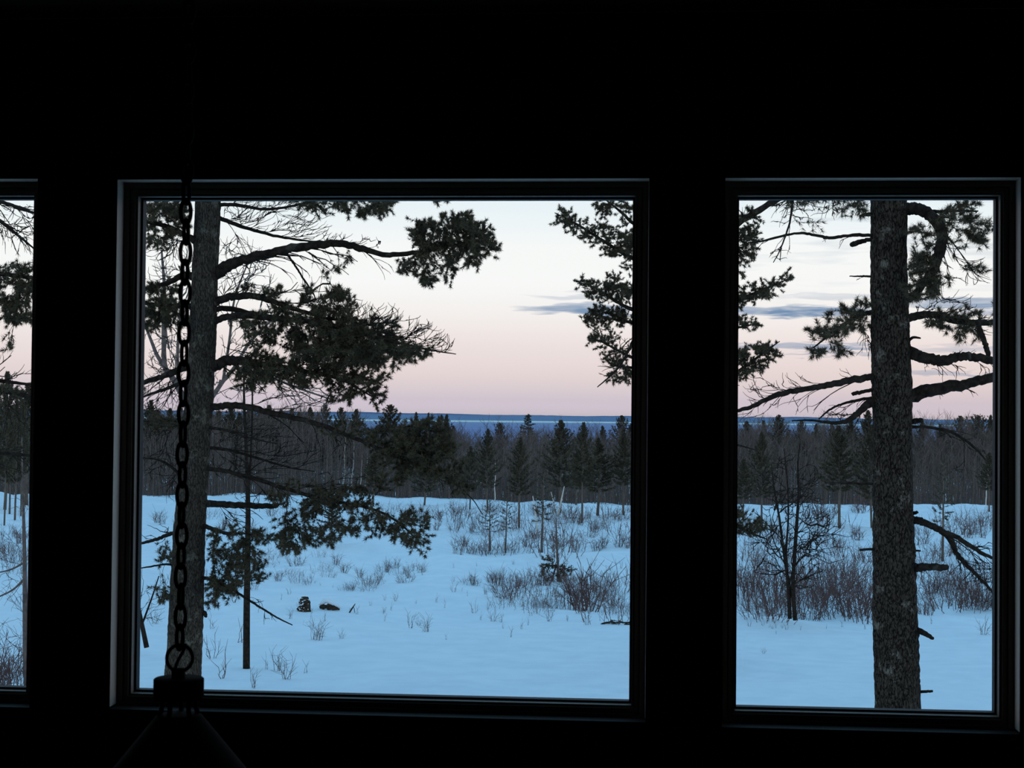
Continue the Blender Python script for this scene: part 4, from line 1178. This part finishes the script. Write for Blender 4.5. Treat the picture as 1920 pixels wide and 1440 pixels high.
def conifers():
    # (px, top, d or None, base py or None, crown width px, kind, label)
    far = [
        (281, 752, 150, 34, 0, 'dark pine crown on the skyline left of the big trunk'),
        (318, 768, 165, 36, 1, 'second pine crown on the skyline left of the big trunk'),
        (296, 770, 175, 34, 0, 'lower pine crown between two taller ones left of the trunk'),
        (338, 764, 155, 34, 3, 'pine crown showing between chain and big trunk'),
        (410, 772, 170, 36, 0, 'pine crown touching the right side of the big trunk'),
        (450, 776, 175, 36, 3, 'low pine crown between two taller ones right of the trunk'),
        (487, 772, 172, 36, 2, 'upswept pine crown above the dipping limb'),
        (526, 770, 168, 40, 1, 'full pine crown above the dipping limb'),
        (563, 774, 172, 34, 0, 'pine crown just left of the first glimpse of water'),
        (596, 778, 180, 26, 3, 'small pine crown in the first glimpse of water'),
        (850, 800, 175, 30, 1, 'low pine crown at the end of the left skyline group'),
        (1432, 790, 178, 32, 3, 'narrow pine crown third from the left frame of the right window'),
        (1530, 797, 175, 34, 1, 'low full pine crown left of the broken branch'),
        (1595, 790, 165, 40, 0, 'pine crown second left of the thick trunk'),
        (1730, 792, 165, 40, 1, 'pine crown touching the right side of the thick trunk'),
        (1765, 797, 172, 34, 0, 'low pine crown second right of the thick trunk'),
        (432, 764, 150, 40, 1, 'dark pine behind the twigs just right of the big trunk'),
        (468, 770, 160, 36, 0, 'shorter dark pine second right of the big trunk'),
        (505, 762, 155, 40, 1, 'pine third right of the big trunk, behind drooping limb'),
        (548, 768, 160, 34, 3, 'narrow pine on the skyline left of the blue water gap'),
        (580, 766, 170, 30, 0, 'pine at the left end of the blue water gap'),
        (611, 761, 165, 30, 2, 'pointed pine standing in the blue water gap'),
        (641, 767, 160, 28, 2, 'left of two close pines beside the blue water gap'),
        (667, 769, 160, 38, 0, 'right of two close pines beside the blue water gap'),
        (729, 762, 170, 44, 2, 'broad pine with upswept branches below the hanging tufts'),
        (706, 800, 175, 26, 0, 'small pine tucked left of the broad upswept pine'),
        (780, 775, 160, 28, 3, 'narrow pine right of the broad upswept pine'),
        (803, 776, 165, 20, 3, 'slim pine spire between two fuller ones'),
        (826, 781, 158, 22, 2, 'pine left of the last tight pair before the bare woods'),
        (838, 779, 155, 28, 0, 'last pine of the left group on the skyline'),
        (758, 796, 165, 30, 1, 'low pine between the broad pine and the narrow pines'),
        (938, 799, 185, 18, 4, 'small round-topped pine just left of the dark lone pine'),
        (990, 777, 190, 46, 5, 'lone black conifer standing up against the lake'),
        (1130, 800, 175, 26, 0, 'low pine on the skyline left of the corner pine'),
        (1163, 782, 165, 34, 2, 'pine with upswept top at the right edge of the middle window'),
        (1185, 790, 165, 34, 0, 'pine half hidden by the post right of the middle window'),
        (1240, 778, 165, 44, 1, 'pine hidden behind the post between the windows'),
        (1325, 782, 165, 40, 0, 'second pine hidden behind the post between the windows'),
        (1400, 792, 170, 44, 1, 'pine at the left edge of the right window skyline'),
        (1463, 781, 170, 32, 2, 'upswept pine on the skyline below the dead limb'),
        (1500, 791, 175, 26, 2, 'small pine right of the upswept one below the dead limb'),
        (1560, 798, 165, 34, 0, 'pine below the broken branch left of the thick trunk'),
        (1627, 772, 150, 48, 1, 'tall pine crown touching the left side of the thick trunk'),
        (1798, 783, 165, 36, 2, 'spiky pine on the skyline right of the thick trunk'),
        (1834, 786, 165, 34, 4, 'round-topped pine on the skyline near the right frame'),
        (1858, 780, 160, 26, 0, 'pine cut by the right frame on the skyline'),
        (1905, 786, 160, 40, 1, 'pine hidden by the right frame'),
        (12, 700, 95, 60, 1, 'tall dark pine filling the left window woods'),
        (52, 720, 102, 60, 0, 'second dark pine in the left window woods'),
        (-40, 700, 100, 60, 1, 'dark pine beyond the left picture edge'),
        (100, 735, 120, 50, 0, 'pine behind the post right of the left window'),
        (170, 750, 135, 50, 1, 'second pine behind the post right of the left window'),
        (228, 748, 140, 44, 0, 'third pine behind the post right of the left window'),
    ]
    P = {0: (PINES[0], .30), 1: (PINES[1], .34), 2: (PINES[2], .26), 3: (PINES[3], .24), 4: (ROUND[0], .24), 5: (SPRUCE[0], .27), 6: (SPRUCE[1], .30)}
    for px, top, d, w, kd, lab in far:
        pr, pw = P[kd]
        plant(pr, px, top, d, w * (3.2 if 255 < px < 605 else 2.5), pw, lab, 'pine_tree', 'conifers rising above the bare woods')
    near = [  # these stand in front of the woods with their feet in the snow
        (914, 806, 958, 46, 1, 'fuller pine left of the white birch'),
        (973, 822, 990, 50, 0, 'pine with long bare trunk below the lone black conifer'),
        (1050, 790, 962, 70, 1, 'largest wide pine of the group right of centre'),
        (1091, 794, 981, 52, 0, 'pine with thick bare trunk right of the largest one'),
        (1121, 822, 967, 54, 3, 'dim pine between the thick trunk and the corner pine'),
        (1169, 812, 966, 50, 0, 'pine by the right frame of the middle window, trunk in snow'),
        (1080, 850, 947, 34, 3, 'small pine behind the thick bare trunk'),
        (881, 838, 955, 40, 1, 'pine just right of the big needle clump'),
        (1428, 812, 981, 52, 1, 'pine with bare trunk left of the multi-stemmed bare tree'),
        (1394, 862, 978, 44, 0, 'low dark pine at the left frame of the right window'),
        (1574, 800, 991, 70, 0, 'pine with pale straight trunk left of the thick pine'),
        (1634, 800, 990, 60, 1, 'pine whose trunk shows just left of the thick pine'),
        (1768, 862, 1053, 40, 6, 'thin young pine in the snow right of the thick trunk'),
        (1855, 850, 960, 40, 0, 'pine at the right frame in front of the woods'),
        (796, 860, 948, 50, 1, 'dark pine below the needle clump, left of centre'),
        (700, 850, 950, 46, 0, 'dark pine behind the low boughs of the left pine'),
        (622, 900, 1030, 40, 3, 'small pine showing under the low boughs'),
        (948, 925, 1037, 26, 6, 'thin young conifer, second of three with feet in a row'),
        (1016, 885, 1036, 40, 6, 'young conifer, rightmost of three with feet in a row'),
        (918, 938, 1034, 30, 6, 'brownish young conifer, leftmost of three with feet in a row'),
        (1300, 800, 975, 60, 0, 'pine in the snow behind the post between the windows'),
        (8, 740, 985, 40, 0, 'bare-trunked pine at the left picture edge'),
        (28, 745, 975, 36, 3, 'bare-trunked pine in the middle of the left window'),
        (39, 750, 968, 34, 0, 'bare-trunked pine at the right of the left window'),
        (18, 770, 964, 34, 3, 'thin pine trunk behind the front ones in the left window'),
    ]
    for px, top, base, w, kd, lab in near:
        pr, pw = P[kd]
        plant(pr, px, top, None, w * 1.9, pw, lab, 'pine_tree', 'pines standing in the snow before the woods', base=base)


conifers()


def woods():
    # bare grey trees of the wood: every one its own object, thickest where the photo shows them
    zones = [(-260, 75, 26, (822, 870), 'bare grey tree deep in the woods of the left window'),
             (75, 262, 12, (815, 850), 'bare grey tree in the woods behind the left post'),
             (262, 600, 52, (768, 815), 'bare grey tree in the woods left of the water gap'),
             (600, 700, 14, (792, 845), 'bare grey tree in the woods left of the blue water gap'),
             (700, 900, 34, (796, 835), 'bare grey tree in the woods behind the needle clump'),
             (900, 1190, 52, (804, 840), 'bare grey tree in the woods right of centre, middle window'),
             (1190, 1380, 14, (804, 840), 'bare grey tree in the woods behind the middle post'),
             (1380, 1640, 50, (797, 832), 'bare grey tree in the woods left of the thick pine'),
             (1640, 1880, 36, (797, 832), 'bare grey tree in the woods right of the thick pine'),
             (1880, 2150, 10, (800, 840), 'bare grey tree in the woods beyond the right frame')]
    made = []
    for x0, x1, n, (t0, t1), lab in zones:
        for i in range(n):
            px = x0 + (x1 - x0) * (i + rng.uniform(.1, .9)) / n
            d = rng.uniform(131, 215)
            top = rng.uniform(t0, t1) + 22
            c = plant(BARES[rng.integers(len(BARES))], px, top, d, None, 1, lab, 'bare_tree', lab.replace('bare grey tree', 'bare trees'))
            h = c.scale[2]
            c.scale = (h * 1.15, h * 1.15, h)
            made.append((px, c))
    marks = [(-999, 'picture edge'), (-40, 'left picture edge'), (28, 'left window pines'), (75, 'left post'), (262, 'left frame'), (318, 'chain'), (388, 'big trunk'), (468, 'sapling'), (526, 'dipping limb'), (580, 'first water glimpse'), (611, 'pointed pine'), (641, 'close pine pair'), (667, 'last of the pair'), (690, 'birches'), (729, 'broad upswept pine'),
             (780, 'narrow pine'), (838, 'left group end'), (881, 'needle clump'), (914, 'fuller pine'), (938, 'round-topped pine'), (973, 'long bare trunk'), (990, 'lone black conifer'), (1016, 'young conifer'), (1050, 'widest pine'), (1091, 'thick bare trunk'), (1121, 'dim pine'), (1163, 'corner pine'), (1190, 'middle post'), (1285, 'hidden pine'),
             (1380, 'right window frame'), (1428, 'bare-trunked pine'), (1463, 'upswept pine'), (1490, 'multi-stemmed tree'), (1530, 'low full pine'), (1574, 'pale straight trunk'), (1604, 'crown by trunk'), (1670, 'thick pine'), (1735, 'crown right of it'), (1768, 'thin young pine'), (1798, 'spiky pine'), (1834, 'round pine'), (1870, 'right frame'), (2200, 'picture edge')]
    name_between(made, marks, '@ bare grey woods tree')
    for px, top, d, lab in ((928, 858, 126, 'white birch trunk standing out right of the middle of the woods'), (661, 826, 130, 'leaning white birch, second of four left of the needle clump'),
                            (649, 800, 135, 'tall thin white birch, first of four left of the needle clump'), (679, 852, 128, 'short white birch, third of four left of the needle clump'),
                            (688, 846, 130, 'leaning white birch, fourth of four left of the needle clump'), (703, 870, 127, 'pale birch stem just left of the needle clump'),
                            (1850, 850, 126, 'white birch by the right frame of the right window')):
        c = plant(BIRCH[0], px, top, d, None, 1, lab, 'birch_tree', 'white birches in the woods')
        h = c.scale[2]
        c.scale = (h * 1.3, h * 1.3, h)
    # uncountable stems and brush between them
    n = 15000
    px = rng.uniform(-420, 2300, n)
    d = 127 + 130 * rng.uniform(0, 1, n) ** 1.5
    foot = np.array([at(a, 783, b) for a, b in zip(px, d)])
    foot[:, 2] = ground(foot[:, 0], foot[:, 1]) - .05
    topz = EYE[2] - (rng.uniform(822, 925, n) - 783 + 4 * np.sin(px * .03) - 28 * ((px > 250) & (px < 600))) / F * d
    h = np.maximum(topz - foot[:, 2], 1.2)
    t = np.linspace(0, 1, 4)[None, :, None]
    P = foot[:, None] + np.array([0, 0, 1.0]) * h[:, None, None] * t + (rng.normal(size=(n, 1, 3)) * np.array([.07, .07, 0]) * h[:, None, None] * t) + rng.normal(size=(n, 4, 3)) * .05
    mb = MB()
    mb.tubes(P, rng.uniform(.018, .05, (n, 1)) * np.linspace(1, .35, 4)[None], 3)
    p, dr = along(P, 3, .35)
    v = unit(dr + rng.normal(size=dr.shape) * .6)
    l = rng.uniform(.5, 1.8, len(p))
    t = np.linspace(0, 1, 2)[None, :, None]
    mb.tubes(p[:, None] + v[:, None] * l[:, None, None] * t, np.tile([.02, .008], (len(p), 1)), 3)
    tag(obj('woodland_brush', mb, 'twig_bare'), 'tangle of grey stems and brush filling the woods', 'brush', kind='stuff')


woods()

# ------------------------------------------------------------------ shrubs, weeds, log, stump


def shrubs():
    Z = [  # x0, x1, y0, y1, count, height px, label
        (840, 1180, 958, 1002, 36, (20, 40), 'reddish bare shrub between the pine trunks right of centre'),
        (275, 840, 958, 1015, 26, (16, 32), 'reddish bare shrub in the far snow under the low boughs'),
        (840, 1180, 1002, 1042, 20, (24, 44), 'reddish bare shrub around the three young conifers'),
        (930, 1182, 1088, 1152, 38, (18, 56), 'reddish bare shrub in the thick band at the right of the middle window'),
        (870, 1010, 1080, 1108, 8, (18, 30), 'low bare shrub below the young conifers'),
        (640, 790, 1062, 1108, 16, (14, 28), 'low bare shrub in the patch above the log'),
        (500, 640, 1040, 1100, 10, (14, 28), 'low bare shrub above the snowy stump'),
        (385, 500, 1050, 1110, 6, (16, 28), 'low bare shrub behind the thin sapling'),
        (1380, 1640, 958, 1085, 36, (24, 50), 'reddish bare shrub in the snow left of the thick pine'),
        (1380, 1640, 1088, 1166, 38, (26, 92), 'tall bare shrub in the thicket left of the thick pine'),
        (1718, 1864, 958, 1080, 20, (24, 50), 'reddish bare shrub in the snow right of the thick pine'),
        (1718, 1864, 1090, 1156, 24, (26, 80), 'tall bare shrub in the thicket right of the thick pine'),
        (-30, 62, 990, 1085, 10, (24, 44), 'bare shrub in the snow of the left window'),
        (-30, 50, 1250, 1300, 5, (70, 110), 'tall bare shrub at the foot of the left window'),
        (1190, 1375, 960, 1150, 3, (25, 55), 'bare shrub behind the post between the windows')]
    SM = [(-99, 'picture edge'), (20, 'left window middle'), (62, 'left post'), (344, 'big trunk'), (463, 'sapling'), (571, 'stump line'), (618, 'log line'), (700, 'low bough tips'), (790, 'last bough tip'), (880, 'first bare trunk'), (918, 'leftmost young conifer'), (948, 'second young conifer'), (973, 'long bare trunk'), (1016, 'third young conifer'), (1047, 'half-dead pine'), (1091, 'thick bare trunk'), (1121, 'dim pine'), (1150, 'corner pine'),
          (1182, 'middle post'), (1380, 'right window frame'), (1428, 'bare-trunked pine'), (1488, 'multi-stemmed tree'), (1530, 'branch tips'), (1574, 'pale straight trunk'), (1638, 'thick pine'), (1718, 'thick pine edge'), (1768, 'thin young pine'), (1815, 'dead branch tips'), (1864, 'right frame')]
    ROW = ['far', 'mid-distance', 'mid-distance', 'near band', 'near', 'low', 'low', 'low', 'far', 'near tall', 'far', 'near tall', 'far', 'near tall', 'hidden']
    rows = {}
    for zi, (x0, x1, y0, y1, n, (h0, h1), lab) in enumerate(Z):
        for i in range(n):
            px = x0 + (x1 - x0) * (i + rng.uniform(0, 1)) / n
            p, d = hit(px, rng.uniform(y0, y1))
            o = link('shrub', SHRUB_ME[rng.integers(6)], None, tuple(p))
            h = rng.uniform(h0, h1) * d / F
            w = h * rng.uniform(1.0, 1.7)
            o.scale = (w, w, h)
            o.rotation_euler = (0, 0, rng.uniform(0, 6.28))
            tag(o, lab, 'shrub', lab.replace('shrub', 'shrubs'))
            rows.setdefault(ROW[zi], []).append((px, o))
    for r, lst in rows.items():
        name_between(lst, SM, f'@ {r} bare shrub from the left')
    one = [(1098, 1146, 118, 2, 1.3, 'tall twiggy shrub rising from the band right of centre'), (1072, 1144, 90, 4, 1.0, 'upright shrub left of the tallest twiggy one'), (1160, 1168, 62, 3, 1.5, 'spreading shrub above the brush pile'),
           (1046, 1040, 80, 1, 1.0, 'lichened pale shrub behind the tiny pine'), (590, 1200, 52, 4, .9, 'dark upright seed-head weed below the log'), (1600, 1160, 80, 1, 1.4, 'broad shrub just left of the thick pine'), (1632, 1166, 95, 0, 1.2, 'arching shrub touching the thick pine from the left')]
    for px, py, hp, k, wf, lab in one:
        p, d = hit(px, py)
        o = link('shrub', SHRUB_ME[k], None, tuple(p))
        h = hp * d / F
        o.scale = (h * wf, h * wf, h)
        tag(o, lab, 'shrub')
    W = [(400, 1235, 60, 0), (418, 1272, 80, 1), (520, 1258, 55, 2), (538, 1274, 60, 2), (476, 1290, 50, 0), (572, 1262, 40, 3), (497, 1255, 36, 1), (640, 1198, 24, 2), (720, 1165, 26, 3), (770, 1178, 40, 0), (800, 1185, 44, 2), (838, 1200, 22, 3),
         (925, 1165, 34, 2), (890, 1150, 30, 0), (956, 1195, 34, 3), (1030, 1165, 34, 2), (1432, 1226, 16, 2), (1405, 1175, 20, 0), (1455, 1178, 18, 1), (1580, 1176, 24, 3), (1745, 1170, 22, 1), (1845, 1190, 44, 2), (668, 1152, 30, 3), (560, 1140, 20, 0),
         (440, 1130, 60, 1), (452, 1205, 70, 3), (395, 1180, 40, 1), (610, 1165, 30, 3), (850, 1110, 24, 0), (980, 1180, 26, 1), (1100, 1172, 26, 2), (300, 1120, 60, 0), (290, 1170, 40, 2), (820, 1130, 22, 1), (910, 1115, 24, 2), (1500, 1182, 16, 3), (1620, 1180, 20, 1), (545, 1160, 26, 2), (735, 1145, 20, 1), (680, 1110, 16, 0)]
    W += [(rng.uniform(505, 1178), rng.uniform(1045, 1185), rng.uniform(9, 24), int(rng.integers(4))) for _ in range(58)]
    W += [(rng.uniform(1385, 1635), rng.uniform(1168, 1190), rng.uniform(8, 16), int(rng.integers(4))) for _ in range(8)]
    made = []
    for px, py, hp, k in W:
        p, d = hit(px, py)
        o = link('dry_weed', WEED_ME[k], None, tuple(p))
        h = hp * d / F
        o.scale = (h, h, h)
        o.rotation_euler = (0, 0, rng.uniform(0, 6.28))
        tag(o, 'dry weed stalks poking out of the open snow', 'weed', 'dry weeds in the open snow')
        made.append((px, o))
    name_between(made, [(0, 'left edge'), (344, 'big trunk'), (463, 'sapling'), (571, 'stump'), (618, 'log'), (663, 'leaning stick'), (710, 'log end'), (760, 'low bough tips'), (830, 'last bough'), (900, 'shrub band start'), (960, 'young conifers'), (1016, 'third young conifer'), (1047, 'half-dead pine'), (1098, 'tallest shrub'), (1182, 'middle post'), (1380, 'right window frame'), (1488, 'multi-stemmed tree'), (1680, 'thick pine'), (1870, 'right frame')], '@ dry weed in open snow')


shrubs()


def litter():
    # snow-capped log
    p, d = hit(618, 1144)
    s = d / F
    root = thing('log', 'dark log capped with snow lying on the snowfield', 'log', p)
    mb = MB()
    P = np.array([p + RT * ((x - 618) * s) + np.array([0, 0, z * s]) for x, z in ((599, 5), (606, 6), (616, 6), (626, 4), (637, 1))])
    R = np.array([2.2, 4.6, 5.2, 4.4, 1.6]) * s
    mb.tubes(spline(P, 16), np.interp(np.linspace(0, 4, 16), range(5), R) * (1 + rng.normal(size=16) * .1), 10, True)
    obj('bark', mb, 'wood_dead', root)
    mb = MB()
    P = np.array([p + RT * ((x - 618) * s) + np.array([0, .03, z * s]) for x, z in ((597, 9), (604, 13), (611, 18), (622, 13), (632, 8), (641, 3))])
    mb.tubes(spline(P, 16), np.interp(np.linspace(0, 5, 16), range(6), np.array([1, 4, 5.5, 5, 3.5, 1]) * s), 10, True)
    obj('snow_cap', mb, 'snow', root)
    # rotten stump
    p, d = hit(571, 1146)
    s = d / F
    root = thing('tree_stump', 'rotten brown stump flecked with snow left of the log', 'stump', p)
    th = np.arange(24) * 2 * math.pi / 24
    prof = [(12, -2), (12.5, 4), (11, 10), (9.5, 16), (7.5, 22), (5, 26), (.5, 27)]
    V = np.array([[p + np.array([math.cos(a) * r * s, math.sin(a) * r * s, z * s]) * 1.0 for a in th] for r, z in prof])
    nz = vnoise(V * 16) - .5
    ctr = np.array([p + np.array([0, 0, z * s]) for r, z in prof])[:, None]
    V = ctr + (V - ctr) * (1 + nz * 1.0)[..., None]
    i = np.arange(6)[:, None] * 24 + np.arange(24)[None]
    j = np.arange(6)[:, None] * 24 + (np.arange(24)[None] + 1) % 24
    mb = MB()
    mb.add(V, q=np.stack([i, j, j + 24, i + 24], -1).reshape(-1, 4))
    obj('wood', mb, 'wood_dead', root, smooth=False)
    for k in range(34):
        a, z = rng.uniform(3.2, 6.2), rng.uniform(1, 25)
        r = np.interp(z, [0, 10, 22, 27], [12, 11, 8, 3]) * s
        c = p + np.array([math.cos(a) * r, math.sin(a) * r, z * s])
        mb = MB()
        q = s * rng.uniform(.7, 2.1)
        mb.lathe([(q * .05, -q * .5), (q, -q * .2), (q * 1.1, .1 * q), (q * .6, .5 * q), (q * .05, .6 * q)], c, 8)
        obj('snow_patch', mb, 'snow', root)
    # leaning broken stick, and sticks of the brush pile
    p, d = hit(657, 1150)
    s = d / F
    mb = MB()
    mb.tubes(np.array([p + RT * (-2 * s), p + RT * (3 * s) + np.array([0, 0, 8 * s]), p + RT * (9 * s) + np.array([0, 0, 17 * s])]), np.array([1.3, 1.4, .6]) * s, 6, True)
    mb.tubes(np.array([p + RT * (8 * s), p + RT * (7 * s) + np.array([0, 0, 8 * s]), p + RT * (5 * s) + np.array([0, 0, 12 * s])]), np.array([.6, .6, .4]) * s, 5, True)
    tag(obj('broken_stick', mb, 'wood_dead', origin=p), 'broken stick leaning out of the snow right of the log', 'stick')
    p, d = hit(1160, 1171)
    s = d / F
    root = thing('brush_pile', 'heap of cut sticks at the right edge of the middle window', 'brush pile', p)
    for k in range(15):
        a = rng.uniform(-.5, .6)
        c = p + RT * (rng.uniform(-24, 26) * s) + np.array([0, rng.uniform(-.25, .25), rng.uniform(.5, 6) * s])
        v = (RT * math.cos(a) + np.array([0, 0, 1]) * math.sin(a) * .7 + np.array([0, rng.uniform(-.5, .5), 0])) * rng.uniform(7, 15) * s
        mb = MB()
        mb.tubes(np.array([c - v, c + rng.normal(size=3) * .01, c + v]), np.array([1.0, .9, .5]) * s * rng.uniform(.7, 1.5), 5, True)
        obj('stick', mb, 'wood_dead', root)
    # pale dead snags among the far shrubs
    for pts, lab in (([(1008, 1000, 1.6), (1004, 965, 1.3), (999, 930, .8)], 'pale dead snag leaning left behind the young conifers'), ([(1046, 968, 2), (1051, 945, 1.6), (1058, 912, .9)], 'pale dead snag leaning right at the foot of the widest pine'), ([(1042, 960, 1.2), (1038, 940, 1), (1033, 922, .6)], 'thin pale snag left of the leaning one')):
        p, d = hit(*pts[0][:2])
        dd = float(np.dot(p - EYE, FW))
        P = np.array([at(x, y, dd) for x, y, r in pts])
        mb = MB()
        mb.tubes(P, np.array([r for *_, r in pts]) * dd / F, 6, True)
        tag(obj('dead_snag', mb, 'birch', origin=P[0]), lab, 'snag')
    # small half-dead pine: pale twiggy top, dark needles only near the snow
    p, d = hit(1047, 1091)
    d = float(np.dot(p - EYE, FW))
    y = bare_custom('young_pine', 'small half-dead pine, grey twigs above and dark needles below', d, [[(1047, 1093, 3.2), (1046, 1060, 2.6), (1044, 1020, 1.8), (1043, 985, 1.2), (1042, 955, .7)], [(1033, 1096, 2), (1038, 1076, 1.8), (1044, 1058, 1.5)]],
                    [(1044, 1000, 30, 34, 60, .5, .5), (1046, 1045, 30, 26, 50, .3, .5)], twr=.011)
    kw = dict(ln=.11, nw=.018, tuft_n=9, twr=.008, k=5)
    bough(y, d, [(1046, 1062, 2), (1036, 1060, 1.5), (1024, 1062, .8)], dd=-.3, clumps=[(1026, 1062, 10, 8, 16, .2), (1024, 1078, 9, 6, 12, 0), (1030, 1048, 8, 5, 8, .2)], **kw)
    bough(y, d, [(1047, 1068, 2), (1057, 1066, 1.5), (1069, 1068, .8)], dd=.3, clumps=[(1062, 1068, 11, 7, 18, .2), (1056, 1080, 8, 5, 8, 0)], **kw)


litter()

# the patterns that were copied are not part of the place themselves
for o in PROTOS:
    for c in list(o.children):
        bpy.data.objects.remove(c)
    bpy.data.objects.remove(o)
for o in bpy.data.objects:
    if '_org' in o:
        del o['_org']
